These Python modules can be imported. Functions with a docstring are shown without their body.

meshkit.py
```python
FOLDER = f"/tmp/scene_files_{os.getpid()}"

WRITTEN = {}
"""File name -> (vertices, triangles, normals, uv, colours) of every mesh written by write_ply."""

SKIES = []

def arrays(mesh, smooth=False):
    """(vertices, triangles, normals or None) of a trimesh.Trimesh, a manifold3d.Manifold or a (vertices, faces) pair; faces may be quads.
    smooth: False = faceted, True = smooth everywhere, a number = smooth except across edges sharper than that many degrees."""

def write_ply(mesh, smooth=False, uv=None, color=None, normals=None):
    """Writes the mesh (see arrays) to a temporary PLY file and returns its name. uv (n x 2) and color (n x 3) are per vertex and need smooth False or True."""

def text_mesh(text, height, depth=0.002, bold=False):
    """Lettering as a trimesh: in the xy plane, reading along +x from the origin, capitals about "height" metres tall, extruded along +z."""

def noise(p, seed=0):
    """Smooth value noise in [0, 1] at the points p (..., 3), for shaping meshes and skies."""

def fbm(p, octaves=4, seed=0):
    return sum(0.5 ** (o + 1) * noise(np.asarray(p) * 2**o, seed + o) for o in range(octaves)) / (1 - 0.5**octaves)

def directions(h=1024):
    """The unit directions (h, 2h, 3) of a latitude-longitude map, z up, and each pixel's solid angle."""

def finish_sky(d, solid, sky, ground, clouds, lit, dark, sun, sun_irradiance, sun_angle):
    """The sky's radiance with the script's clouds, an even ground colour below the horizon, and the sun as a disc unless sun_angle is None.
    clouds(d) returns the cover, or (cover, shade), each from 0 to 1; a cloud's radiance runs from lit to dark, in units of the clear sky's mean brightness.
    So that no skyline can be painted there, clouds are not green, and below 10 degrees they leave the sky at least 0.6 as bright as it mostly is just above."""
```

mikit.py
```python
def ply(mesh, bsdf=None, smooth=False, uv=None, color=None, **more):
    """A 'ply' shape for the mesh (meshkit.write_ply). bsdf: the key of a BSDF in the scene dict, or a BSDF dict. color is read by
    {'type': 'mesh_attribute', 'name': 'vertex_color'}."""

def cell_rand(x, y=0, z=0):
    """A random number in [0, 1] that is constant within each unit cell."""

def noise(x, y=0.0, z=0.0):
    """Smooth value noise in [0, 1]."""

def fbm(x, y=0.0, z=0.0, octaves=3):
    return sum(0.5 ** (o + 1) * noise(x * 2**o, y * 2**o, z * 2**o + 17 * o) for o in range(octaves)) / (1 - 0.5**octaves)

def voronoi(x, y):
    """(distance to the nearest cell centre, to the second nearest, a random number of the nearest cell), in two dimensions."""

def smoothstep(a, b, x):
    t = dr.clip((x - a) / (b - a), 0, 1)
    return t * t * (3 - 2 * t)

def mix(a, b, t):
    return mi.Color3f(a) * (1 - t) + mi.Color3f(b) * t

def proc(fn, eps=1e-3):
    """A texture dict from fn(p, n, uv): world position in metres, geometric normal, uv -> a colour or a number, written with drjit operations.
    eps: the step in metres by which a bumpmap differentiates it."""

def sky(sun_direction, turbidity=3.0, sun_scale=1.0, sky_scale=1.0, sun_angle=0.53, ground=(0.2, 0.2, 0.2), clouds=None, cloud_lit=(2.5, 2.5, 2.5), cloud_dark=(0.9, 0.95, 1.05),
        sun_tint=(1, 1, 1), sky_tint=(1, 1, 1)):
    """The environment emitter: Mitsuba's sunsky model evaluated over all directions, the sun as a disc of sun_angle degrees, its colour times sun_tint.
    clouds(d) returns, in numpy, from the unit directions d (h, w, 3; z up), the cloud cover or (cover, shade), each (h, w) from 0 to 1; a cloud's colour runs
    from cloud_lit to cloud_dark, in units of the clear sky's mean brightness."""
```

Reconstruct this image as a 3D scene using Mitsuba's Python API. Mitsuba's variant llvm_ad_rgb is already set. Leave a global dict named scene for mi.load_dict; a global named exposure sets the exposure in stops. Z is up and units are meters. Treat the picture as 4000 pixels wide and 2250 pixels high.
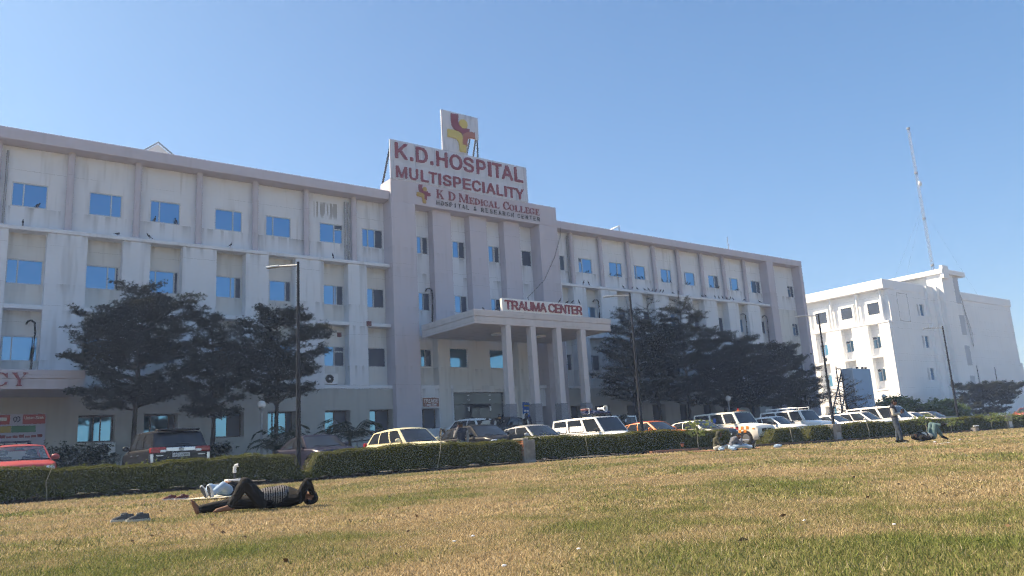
import math, random
import numpy as np, trimesh, mitsuba as mi, mikit, meshkit, drjit as dr
import manifold3d as m3
from shapely import affinity
from shapely.geometry import Polygon, Point, box as sbox, LineString
from shapely.ops import unary_union
from mikit import proc, noise, fbm, smoothstep, mix

T = mi.ScalarTransform4f
scene, labels = {}, {}
PI = math.pi

# ------------------------------------------------------------------ camera, sky, exposure
EYE = np.array([0.0, 0.0, 0.65])
YAW, PITCH, ROLL = np.radians([37.374, 11.694, -3.377])
_f = np.array([math.sin(YAW)*math.cos(PITCH), math.cos(YAW)*math.cos(PITCH), math.sin(PITCH)])
_r = np.cross(_f, [0, 0, 1.0]); _r /= np.linalg.norm(_r)
_u = np.cross(_r, _f)
UP = -math.sin(ROLL)*_r + math.cos(ROLL)*_u
scene['camera'] = {'type': 'perspective', 'fov': 66.87, 'fov_axis': 'x', 'near_clip': 0.05, 'far_clip': 3000.0,
                   'to_world': T().look_at(origin=EYE.tolist(), target=(EYE + _f).tolist(), up=UP.tolist())}
SUN = (-0.447, 0.515, 0.731)
scene['sky'] = mikit.sky(SUN, turbidity=4.4, ground=(0.20, 0.17, 0.11), sky_tint=(0.585, 0.765, 0.92), sun_scale=1.3)
HAZE = .0009
exposure = 2.5

# ------------------------------------------------------------------ helpers
class MB:
    """collects boxes, tubes and patches into one mesh"""
    def __init__(s): s.v, s.f, s.n = [], [], 0
    def add(s, v, f):
        v, f = np.asarray(v, float).reshape(-1, 3), np.asarray(f, int)
        if f.shape[1] == 4: f = np.vstack([f[:, [0, 1, 2]], f[:, [0, 2, 3]]])
        s.v.append(v); s.f.append(f + s.n); s.n += len(v); return s
    def mesh_(s, m): return s.add(m.vertices, m.faces)
    def box(s, x0, x1, y0, y1, z0, z1):
        v = [(x, y, z) for x in (x0, x1) for y in (y0, y1) for z in (z0, z1)]
        f = [(0, 1, 3, 2), (4, 6, 7, 5), (0, 4, 5, 1), (2, 3, 7, 6), (0, 2, 6, 4), (1, 5, 7, 3)]
        return s.add(v, f)
    def bbox(s, x0, x1, y0, y1, z0, z1, b=.02):
        """box with chamfered edges"""
        c = [(x, y, z) for x in (x0, x1) for y in (y0, y1) for z in (z0, z1)]
        pts = []
        mid = np.array([(x0+x1)/2, (y0+y1)/2, (z0+z1)/2])
        for p in c:
            sg = np.sign(mid - np.array(p)) * b
            for k in range(3):
                q = np.array(p, float)
                for j in range(3):
                    if j != k: q[j] += sg[j]
                pts.append(q)
        h = m3.Manifold.hull_points(np.array(pts)).to_mesh()
        return s.add(h.vert_properties[:, :3], h.tri_verts)
    def tube(s, pts, r, n=8, cap=True):
        p = np.asarray(pts, float); k = len(p)
        t = np.gradient(p, axis=0); t /= np.linalg.norm(t, axis=1, keepdims=True) + 1e-12
        ref = np.array([0, 0, 1.0]) if abs(t[0, 2]) < .9 else np.array([1.0, 0, 0])
        a = np.cross(t, ref); a /= np.linalg.norm(a, axis=1, keepdims=True) + 1e-12
        b = np.cross(t, a); g = np.arange(n)*2*PI/n
        r = np.broadcast_to(r, (k,))
        v = p[:, None] + r[:, None, None]*(np.cos(g)[None, :, None]*a[:, None] + np.sin(g)[None, :, None]*b[:, None])
        i, j = np.meshgrid(np.arange(k-1), np.arange(n), indexing='ij')
        q = np.stack([i*n+j, (i+1)*n+j, (i+1)*n+(j+1) % n, i*n+(j+1) % n], -1).reshape(-1, 4)
        s.add(v.reshape(-1, 3), q)
        if cap:
            s.add(np.vstack([v[0], p[0]]), [(j, (j+1) % n, n) for j in range(n)])
            s.add(np.vstack([v[-1], p[-1]]), [((j+1) % n, j, n) for j in range(n)])
        return s
    def ball(s, c, r, sub=2):
        m = trimesh.creation.icosphere(sub, 1.0)
        return s.add(m.vertices*np.asarray(r, float) + np.asarray(c, float), m.faces)
    def poly(s, shape, y0, y1, axes='xz'):
        """shapely shape extruded: 'xz' -> lies in X,Z and runs along Y from y0 to y1; 'xy' -> along z; 'yz' -> along x"""
        for g in getattr(shape, 'geoms', [shape]):
            if g.is_empty or g.area < 1e-7: continue
            m = trimesh.creation.extrude_polygon(g, y1 - y0, engine='earcut')
            v = np.array(m.vertices); f = np.array(m.faces)
            if axes == 'xz': v = np.stack([v[:, 0], y0 + v[:, 2], v[:, 1]], 1); f = f[:, ::-1]
            elif axes == 'xy': v = np.stack([v[:, 0], v[:, 1], y0 + v[:, 2]], 1)
            else: v = np.stack([y0 + v[:, 2], v[:, 0], v[:, 1]], 1)
            s.add(v, f)
        return s
    def mesh(s): return trimesh.Trimesh(np.vstack(s.v), np.vstack(s.f), process=False)

_count, place = {}, {}
def newkey(name, parent=None):
    full = parent + '__' + name if parent else name
    k = _count.get(full, 0); _count[full] = k + 1
    return full if k == 0 else '%s_%03d' % (full, k)
def tag(k, label=None, cat=None, group=None, kind=None):
    d = labels.setdefault(k, {})
    for a, b in (('label', label), ('category', cat), ('group', group), ('kind', kind)):
        if b: d[a] = b
def thing(name, label, cat, M=None, group=None):
    k = newkey(name); tag(k, label, cat, group); place[k] = M
    return k
def obj(name, mesh, mat, parent=None, smooth=False, label=None, cat=None, group=None, kind=None, M=None, color=None):
    k = newkey(name, parent)
    if isinstance(mesh, MB): mesh = mesh.mesh()
    d = mesh if isinstance(mesh, dict) else mikit.ply(mesh, mat, smooth=smooth, color=color)
    if isinstance(mesh, dict) and mat: d = {**d, 'bsdf': {'type': 'ref', 'id': mat}}
    M = M if M is not None else (place.get(parent.split('__')[0]) if parent else None)
    if M is not None: d = {**d, 'to_world': M}
    scene[k] = d
    if label or cat or group or kind: tag(k, label, cat, group, kind)
    return k
def struct(name, mesh, mat, **kw): return obj(name, mesh, mat, kind='structure', **kw)
class Prefab:
    """a thing built once: list of (path of names, ply dict)"""
    def __init__(s): s.parts = []
    def add(s, path, mesh, mat, smooth=False):
        if isinstance(mesh, MB): mesh = mesh.mesh()
        s.parts.append((path, mikit.ply(mesh, mat, smooth=smooth), mat)); return s
    def put(s, name, label, cat, M, group=None, mats={}, skip=()):
        k = thing(name, label, cat, M, group); last = {}
        for path, d, mat in s.parts:
            up, _, leaf = path.rpartition('/')
            if path in skip: continue
            kk = obj(leaf, d, mats.get(mat, mat), parent=last[up] if up else k)
            last[path] = kk
        return k
def at(x, y, z=0, rot=0, s=1): return T().translate([x, y, z]).rotate([0, 0, 1], rot).scale(s)

# ------------------------------------------------------------------ materials
def two(d): return {'type': 'twosided', 'bsdf': d}
def rgb(c): return {'type': 'rgb', 'value': list(map(float, c))}
def plain(k, c, rough=.6, spec=.3, metal=0., **kw):
    scene[k] = two({'type': 'principled', 'base_color': rgb(c), 'roughness': rough, 'specular': spec, 'metallic': metal, **kw})
def diffuse(k, fn): scene[k] = two({'type': 'diffuse', 'reflectance': proc(fn)})
LEVELS = (4.62, 8.37, 12.15, 13.48, 9.66, 5.98)
def plaster(k, c, dirt, seed, grey=(.30, .29, .27), patch=False):
    def fn(p, n, uv):
        x, y, z = p.x, p.y, p.z
        big = fbm(x*.30 + seed, y*.30, z*.22, 3)
        fine = fbm(x*9 + seed, y*9, z*9, 2)
        streak = fbm(x*3.2 + seed, y*3.2, z*.28 + seed, 3)
        s = smoothstep(.52, .80, streak)*.5
        for l in LEVELS:
            d = l - z
            s += smoothstep(.40, .78, fbm(x*4.5 + seed*2 + l, y*4.5, z*.15, 2))*dr.select((d > 0) & (d < 1.3), dr.exp(-d*2.6), 0)
        s = dr.clip(s*dirt, 0, .75)
        col = mi.Color3f(c)*(.93 + .10*big + .04*fine)
        # hairline joints at the slab edges
        for l in (4.84, 8.60, 12.38, 15.35, 11.55, 7.85):
            s = dr.maximum(s, dr.select(dr.abs(z - l + .012*fbm(x*1.5, y, 3.0, 2)) < .012, .38*smoothstep(.25, .6, noise(x*.8 + l, 5.0, z)), 0))
        if patch:
            r = smoothstep(17.8, 18.0, x)*(1 - smoothstep(19.45, 19.6, x))*smoothstep(14.85, 15.25, z)*(1 - smoothstep(15.95, 16.05, z))*dr.select(y > 42, 1., 0.)
            s = dr.maximum(s, r*smoothstep(.45, .62, noise(x*9, 1.0, z*.9))*.8)
        return mix(col, grey, dr.clip(s, 0, .85))
    diffuse(k, fn)
plaster('plaster_white', (.71, .73, .755), .62, 3.1, patch=True)
plaster('plaster_cream', (.68, .675, .64), .45, 11.7)
plaster('plaster_pink', (.545, .505, .535), .25, 23.3)
plaster('plaster_canopy', (.585, .545, .53), .35, 77.0)
plaster('plaster_bright', (.88, .885, .885), .10, 41.0)
plaster('ground_wall', (.46, .45, .41), .5, 57.0)
def granite(p, n, uv):
    f = noise(p.x*45, p.y*45, p.z*45)
    return mix((.20, .20, .215), (.34, .34, .35), f)*dr.select(dr.abs(p.z - 2.1) < .012, .4, 1.)
diffuse('granite', granite)
plain('dark_inside', (.03, .032, .036), .8, .1)
plain('frame_alu', (.55, .56, .56), .45, .4)
plain('frame_brown', (.10, .085, .075), .5, .4)
scene['glass_blue'] = two({'type': 'principled', 'base_color': rgb((.17, .30, .44)), 'metallic': 1.0, 'roughness': .04})
scene['glass_teal'] = two({'type': 'principled', 'base_color': rgb((.19, .36, .45)), 'metallic': 1.0, 'roughness': .05})
scene['screen_dark'] = two({'type': 'principled', 'base_color': rgb((.055, .070, .100)), 'roughness': .35, 'specular': .5})
scene['glass_dark'] = two({'type': 'principled', 'base_color': rgb((.020, .024, .030)), 'roughness': .05, 'specular': .7})
scene['car_glass'] = {'type': 'thindielectric', 'int_ior': 1.5}
plain('pipe_grey', (.30, .30, .30), .5, .3)
plain('black_plastic', (.018, .018, .02), .45, .4)
plain('white_paint', (.74, .74, .73), .4, .5)
plain('metal_dark', (.045, .048, .055), .5, .5)
plain('metal_pole', (.014, .016, .021), .6, .3)
plain('steel', (.45, .46, .47), .35, .5, .7)
plain('maroon', (.235, .050, .062), .45, .4)
plain('maroon_dark', (.16, .055, .055), .5, .4)
plain('letter_black', (.035, .03, .035), .5, .3)
plain('logo_yellow', (.56, .45, .115), .5, .3)
plain('logo_orange', (.36, .135, .085), .5, .3)
plain('logo_gold', (.45, .29, .07), .5, .3)
plain('triage_brown', (.30, .14, .10), .5, .3)
plain('off_white', (.72, .72, .70), .5, .3)
plain('poster_blue', (.03, .12, .42), .5, .3)
plain('poster_red', (.40, .05, .05), .5, .3)
plain('poster_green', (.06, .20, .11), .5, .3)
plain('poster_yellow', (.40, .30, .06), .5, .3)
plain('lavender_board', (.42, .41, .50), .5, .3)
plain('navy', (.02, .03, .09), .5, .3)
def panel_white(p, n, uv):
    st = fbm(p.x*5 + 3, p.y, p.z*.5, 3)
    blot = fbm(p.x*1.3, p.y, p.z*1.1 + 7, 3)
    return mix((.60, .62, .67), (.34, .36, .42), smoothstep(.5, .8, st)*.6 + smoothstep(.5, .8, blot)*.25)
diffuse('panel_white', panel_white)
def concrete(p, n, uv):
    b = fbm(p.x*2, p.y*2, p.z*2, 4)
    return mix((.30, .285, .26), (.17, .16, .145), smoothstep(.35, .75, b))
diffuse('concrete', concrete)
# ------------------------------------------------------------------ ground (the setting)
def lawn_bump(x, y): return .11*np.exp(-((x-24)/9.0)**2)*np.clip((y-6)/16, 0, 1)**1.5
def green_amount(x, y, sin):
    """0 straw .. 1 green; patches with their own outline on the lawn"""
    a = sin(x*.83 + 1.3*sin(y*.61 + .4) + 2.1) + .8*sin(y*1.27 - .7*sin(x*.9) + .3) + .6*sin(x*1.9 - y*1.6 + 1.1) + .35*sin(x*4.3 + y*3.1)
    return a*.19 + .27
def px_(f, x, y): return f(x, y)
GREEN_SPOTS = ((3.5, 2.6, .7, 1.3), (3.2, 3.3, .5, .7), (4.3, 2.2, .7, .9), (4.5, 4.2, .9, .5), (1.2, 6.0, 1.2, .5), (2.2, 4.6, .8, .5), (8.5, 4.6, 1.2, .4), (.6, 3.6, .8, .6))
def lawn_col(p, n, uv):
    g = green_amount(p.x, p.y, dr.sin)
    for (a, b, r, w) in GREEN_SPOTS: g += w*.55*dr.exp(-((p.x-a)**2 + (p.y-b)**2)/(r*r))
    g += (1 - smoothstep(.0, .8, dr.abs(p.y - 24.0)))*.5
    g = dr.clip(g + .5*(fbm(p.x*2.5, p.y*2.5, 0, 4) - .5), 0, 1)
    f = fbm(p.x*21, p.y*21, 1.0, 3)
    return mix((.26, .20, .115), (.13, .14, .048), g)*(.62 + .76*f)
diffuse('lawn_mat', lawn_col)
def earth_col(p, n, uv):
    f = fbm(p.x*.5, p.y*.5, 0, 4)
    return mix((.24, .21, .16), (.17, .15, .11), f)
diffuse('earth', earth_col)
def asphalt_col(p, n, uv):
    f = fbm(p.x*1.2, p.y*1.2, 0, 4)
    return mix((.16, .155, .145), (.095, .092, .09), f)
diffuse('asphalt', asphalt_col)
m = MB(); m.box(-500, 700, -500, 600, -.6, -.03); struct('ground', m, 'earth')
gx, gy = np.meshgrid(np.linspace(-60, 130, 191), np.linspace(-40, 24.5, 66), indexing='ij')
gv = np.stack([gx, gy, lawn_bump(gx, gy)], -1).reshape(-1, 3)
i, j = np.meshgrid(np.arange(190), np.arange(65), indexing='ij')
gf = np.stack([i*66+j, (i+1)*66+j, (i+1)*66+j+1, i*66+j+1], -1).reshape(-1, 4)
struct('lawn', MB().add(gv, gf), 'lawn_mat', smooth=True)
m = MB(); m.box(-60, 140, 25.0, 33.5, -.02, .12); struct('parking_lot', m, 'asphalt')
m = MB(); m.box(-60, 68, 33.55, 41.97, -.02, .30); struct('planting_bed', m, 'earth')
m = MB(); m.box(68.1, 140, 33.55, 43.2, -.02, .16); struct('forecourt', m, 'asphalt')
m = MB(); m.box(24.2, 36.0, 33.2, 41.9, .0, .90); m.box(20.5, 24.19, 33.2, 36.15, 0, .9)
m.add([(12, 36.2, .12), (24.2, 36.2, .90), (24.2, 39.5, .90), (12, 39.5, .12), (12, 36.2, 0), (24.2, 36.2, 0), (24.2, 39.5, 0), (12, 39.5, 0)],
      [(0, 1, 2, 3), (4, 5, 1, 0), (7, 3, 2, 6), (5, 6, 2, 1)])
struct('entrance_ramp', m, 'concrete')

# ------------------------------------------------------------------ lettering
def glyph(ch, bold=True):
    if ch in '.I' and bold: return trimesh.creation.box((1, 1, .05))
    return meshkit.text_mesh(ch, 1.0, .05, bold)
def put_letter(parent, mesh, mat, x0, x1, z0, z1, y, depth=.07, name='letter', M=None, **kw):
    """a letter mesh (xy plane) fitted into x0..x1, z0..z1; its face at y, its back at y + depth"""
    v = np.array(mesh.vertices); lo, hi = v.min(0), v.max(0)
    q = (v - lo)/np.maximum(hi - lo, 1e-9)
    w = np.stack([x0 + q[:, 0]*(x1-x0), y + (1 - q[:, 2])*depth, z0 + q[:, 1]*(z1-z0)], 1)
    return obj(name, trimesh.Trimesh(w, mesh.faces, process=False), mat, parent, **kw)
def stem(x, w=.17, s=.07, top=1.0, bot=0.):
    return unary_union([sbox(x, bot, x+w, top), sbox(x-s, bot, x+w+s, bot+.06), sbox(x-s, top-.06, x+w+s, top)])
def ell(cx, cy, rx, ry): return affinity.scale(Point(cx, cy).buffer(1, 24), rx, ry)
def serif(ch):
    if ch == 'I': return stem(.08)
    if ch == 'L': return unary_union([stem(.08), sbox(.1, 0, .62, .06), sbox(.57, 0, .62, .26)])
    if ch == 'E': return unary_union([stem(.08), sbox(.1, 0, .62, .06), sbox(.57, 0, .62, .26), sbox(.1, .94, .6, 1), sbox(.55, .78, .6, 1), sbox(.1, .49, .45, .54), sbox(.41, .4, .45, .63)])
    if ch == 'D': return unary_union([stem(.08), (ell(.25, .5, .55, .5) - ell(.25, .5, .37, .43)).intersection(sbox(.2, 0, 1, 1))])
    if ch == 'O': return ell(.45, .5, .45, .52) - ell(.45, .5, .27, .45)
    if ch in 'CG':
        c = (ell(.45, .5, .45, .52) - ell(.47, .5, .29, .45)) - sbox(.58, .3, 1, .72)
        c = unary_union([c, sbox(.76, .62, .82, .98)])
        return unary_union([c, sbox(.62, .02, .78, .4), sbox(.5, .37, .86, .43)]) if ch == 'G' else unary_union([c, sbox(.74, .1, .8, .3)])
    if ch == 'M': return unary_union([stem(.06, .07), stem(.80, .17), Polygon([(.05, 1), (.25, 1), (.55, .0), (.5, .0)]), Polygon([(.82, 1), (.90, 1), (.54, .0), (.5, .0)])])
    if ch == 'K': return unary_union([stem(.08), Polygon([(.25, .42), (.62, .97), (.69, .97), (.25, .32)]), Polygon([(.36, .55), (.46, .68), (.86, .03), (.66, .03)]), sbox(.52, .94, .80, 1), sbox(.56, 0, .94, .06)])
    if ch == 'A': return unary_union([Polygon([(.10, .03), (.17, .03), (.47, .86), (.42, 1)]), Polygon([(.42, 1), (.50, 1), (.86, .03), (.67, .03)]), sbox(.2, .3, .7, .36), sbox(0, 0, .28, .06), sbox(.56, 0, .96, .06)])
    if ch == 'Y': return unary_union([sbox(.36, 0, .54, .5), sbox(.27, 0, .63, .06), Polygon([(.06, .97), (.26, .97), (.54, .45), (.38, .42)]), Polygon([(.76, .97), (.84, .97), (.54, .5), (.48, .42)]), sbox(0, .94, .34, 1), sbox(.64, .94, .94, 1)])
def serif_mesh(ch):
    g = serif(ch); parts = [trimesh.creation.extrude_polygon(q, .05, engine='earcut') for q in getattr(g, 'geoms', [g])]
    return trimesh.util.concatenate(parts)
LOGO = {'M': [(27.29, 23.33), (27.87, 23.38), (27.84, 22.88), (27.9, 22.64), (28.1, 22.5), (28.42, 22.47), (28.76, 22.48), (28.74, 22.3), (28.51, 22.18), (28.32, 22.08), (28.19, 21.94), (28.1, 22.05), (27.96, 22.11), (27.71, 22.15), (27.5, 22.25), (27.35, 22.42), (27.29, 22.7)],
        'Y': [(26.96, 22.13), (27.53, 22.15), (27.85, 22.11), (28.07, 22.01), (28.15, 21.82), (28.12, 21.22), (28.41, 21.21), (28.41, 20.69), (27.87, 20.67), (27.87, 21.05), (27.82, 21.36), (27.68, 21.53), (27.47, 21.58), (26.95, 21.57)],
        'O': [(28.19, 21.94), (28.32, 22.08), (28.55, 22.21), (28.75, 22.3), (29.2, 22.3), (29.2, 21.86), (28.78, 21.83), (28.63, 21.75), (28.55, 21.58), (28.53, 21.18), (28.12, 21.2), (28.15, 21.75)]}
def logo(parent, x0, z0, s, y, mats):
    f = lambda p: ((p[0]-26.95)*s + x0, (p[1]-20.67)*s + z0)
    for n, mt, lab in (('M', mats[0], 'maroon raised arm of the emblem'), ('Y', mats[1], 'yellow bent arm of the emblem'), ('O', mats[2], 'orange bent arm of the emblem')):
        obj('emblem_arm', MB().poly(Polygon([f(p) for p in LOGO[n]]).buffer(.001), y + .004*(n == 'O'), y+.08), mt, parent, label=lab)
    obj('emblem_disc', MB().poly(affinity.translate(Point(0, 0).buffer(.34*s, 20), *f((28.27, 22.76))), y - .004, y+.08), mats[1], parent)

# ------------------------------------------------------------------ windows
_rw = random.Random(5)
def window(parent, x0, x1, z0, z1, y, cells, frame='frame_alu', fw=.055, axis='y', name='window', hb=()):
    """cells: list of (width fraction, material); the frame stands .05 proud of the panes. axis 'y' faces -y; 'x' faces -x (x0.. are then y)."""
    o = sbox(x0, z0, x1, z1); holes = []; x = x0; tot = sum(c[0] for c in cells)
    for n, (w, mt) in enumerate(cells):
        xe = x + w/tot*(x1-x0)
        top = z1 - fw
        if n in hb: holes.append((x+fw*.6, xe-fw*.6, z1-.30, z1-fw, 'screen_dark')); top = z1 - .36
        holes.append((x+fw*(1 if n == 0 else .5), xe-fw*(1 if n == len(cells)-1 else .5), z0+fw, top, mt)); x = xe
    fr = o
    for h in holes: fr = fr - sbox(h[0], h[2], h[1], h[3])
    def turn(mb):
        if axis == 'x': mb.v = [np.stack([v[:, 1], v[:, 0], v[:, 2]], 1) for v in mb.v]; mb.f = [f[:, ::-1] for f in mb.f]
        return mb
    w = obj(name, turn(MB().poly(fr, y-.03, y+.05)), frame, parent)
    for h in holes:
        a, b = _rw.uniform(-.006, .006), _rw.uniform(-.005, .005)
        cx, cz = (h[0]+h[1])/2, (h[2]+h[3])/2
        q = [(X, y + .015 + a*(X-cx) + b*(Z-cz), Z) for X, Z in ((h[0]-.01, h[2]-.01), (h[1]+.01, h[2]-.01), (h[1]+.01, h[3]+.01), (h[0]-.01, h[3]+.01))]
        obj('screen' if h[4] == 'screen_dark' else 'pane', turn(MB().add(q, [(0, 1, 2, 3)])), h[4], w)
    return w
G, D, TL = 'glass_blue', 'screen_dark', 'glass_teal'

# ------------------------------------------------------------------ the hospital
H = thing('hospital_building', 'long four storey grey and mauve hospital building with a central sign tower', 'building')
BAYS_L = [(-6.7, -5.1), (-3.4, -1.85), (-.5, 1.1), (2.53, 4.11), (5.85, 7.45), (8.73, 10.32), (12.07, 13.65), (14.93, 16.5), (18.21, 19.78), (21.0, 22.52)]
BAYS_R = [(36.7, 37.78), (39.05, 40.56), (42.27, 43.8), (45.05, 46.46), (48.2, 49.62), (51.1, 52.6), (54.3, 55.8), (57.25, 58.6), (60.38, 61.88)]
YR, YP, YF, YT = 42.65, 42.0, 41.75, 41.55
FL = [(2.13, 3.38), (5.98, 7.19), (9.66, 10.89), (13.49, 14.72)]
def holes(rects):
    return unary_union([sbox(*r) for r in rects])
obj('core', MB().box(-8, 67.55, 42.95, 60, 0, 16.75), 'dark_inside', H)
# upper wall (top storey) and recessed walls of the two storeys below
up = sbox(-8, 12.2, 22.56, 16.5) - holes([(a+.03, 13.49, b-.03, 14.72) for a, b in BAYS_L])
upr = sbox(36.24, 12.2, 67.2, 16.42) - holes([(a+.03, 13.46, b-.08, 14.65) for a, b in BAYS_R] + [(66.15, 13.46, 67.12, 14.62)])
obj('upper_wall', MB().poly(up, YR, YR+.2), 'plaster_white', H)
obj('upper_wall', MB().poly(upr, YR, YR+.2), 'plaster_white', H)
lo = sbox(-8, 4.7, 22.56, 12.2) - holes([(a+.03, z0, b-.03, z1) for a, b in BAYS_L for z0, z1 in FL[1:3]])
lor = sbox(36.24, 4.7, 67.2, 12.2) - holes([(a+.03, z0, b-.08, z1) for a, b in BAYS_R for z0, z1 in FL[1:3]] + [(66.15, z0, 67.12, z1) for z0, z1 in FL[1:3]])
obj('recessed_wall', MB().poly(lo, YR, YR+.2), 'plaster_cream', H)
obj('recessed_wall', MB().poly(lor, YR, YR+.2), 'plaster_cream', H)
# ground storey, flush with the pilasters, deep window openings
gl = sbox(-8, 0, 22.6, 4.62) - holes([(a, 2.10, b, 3.39) for a, b in BAYS_L if a > 5])
gr = sbox(36.2, 0, 61.95, 4.62) - holes([(a, 2.10, b, 3.39) for a, b in BAYS_R])
obj('ground_wall', MB().poly(gl, YP, YR+.1), 'ground_wall', H)
obj('ground_wall', MB().poly(gr, YP, YR+.1), 'ground_wall', H)
# pilasters
def pilasters(bays, first, last):
    edges = [first] + [e for b in bays for e in b] + [last]
    for k in range(0, len(edges), 2):
        if edges[k+1] - edges[k] > .1:
            obj('pilaster', MB().box(edges[k], edges[k+1], YP, YR+.05, 4.625, 12.15), 'plaster_white', H)
pilasters(BAYS_L, -8, 22.4); pilasters(BAYS_R, 36.2, 61.95)
# ledges
for x0, x1 in ((-8, 22.57), (36.23, 61.96)):
    obj('ledge', MB().bbox(x0, x1, YP-.06, YR+.02, 12.155, 12.36, .02), 'plaster_white', H)
for bays in (BAYS_L, BAYS_R):
    for a, b in bays:
        for z in (8.37, 4.63):
            obj('ledge', MB().bbox(a+.004, b+(.04 if b == 22.52 else -.004), YP-.012, YR+.02, z, z+.205, .012), 'plaster_white', H)
# fascia
obj('fascia', MB().bbox(-8, 22.57, YF, 44.2, 16.52, 17.12, .03), 'plaster_pink', H)
obj('fascia', MB().bbox(36.22, 67.7, YF, 44.2, 16.42, 17.0, .03), 'plaster_pink', H)
obj('roof', MB().box(-7.9, 67.6, 44.2, 60.1, 16.75, 16.95), 'concrete', H)
# round columns of the top storey
for x in (-4.31, -1.21, 1.89, 4.99, 8.09, 11.19, 14.28, 17.33, 20.4):
    obj('column', MB().tube([(x, 42.42, 12.36), (x, 42.42, 16.52)], .165, 20, False), 'plaster_pink', H, smooth=50)
for k in range(8):
    x = 38.26 + 3.007*k
    obj('column', MB().tube([(x, 42.42, 12.36), (x, 42.42, 16.42)], .165, 20, False), 'plaster_pink', H, smooth=50)
# right end bay
obj('end_fin', MB().box(61.96, 62.95, YF+.03, YR+.1, 0, 16.42), 'plaster_pink', H)
obj('end_fin', MB().box(67.2, 67.66, YF+.02, 60, 0, 16.415), 'plaster_pink', H)
ew = sbox(62.96, 0, 67.19, 4.69) - holes([(66.15, 2.13, 67.12, 3.3)])
obj('end_wall', MB().poly(ew, YR, YR+.2), 'plaster_white', H)
for z0, z1 in ((2.13, 3.3), (5.98, 7.15), (9.70, 10.89), (13.46, 14.62)):
    window(H, 66.15, 67.12, z0, z1, YR+.05, [(.5, G), (.5, D)], hb=(0,))
for z in (10.9, 7.1): obj('slit', MB().box(63.5, 63.56, YR-.012, YR+.05, z, z+1.9), 'metal_dark', H)
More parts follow.
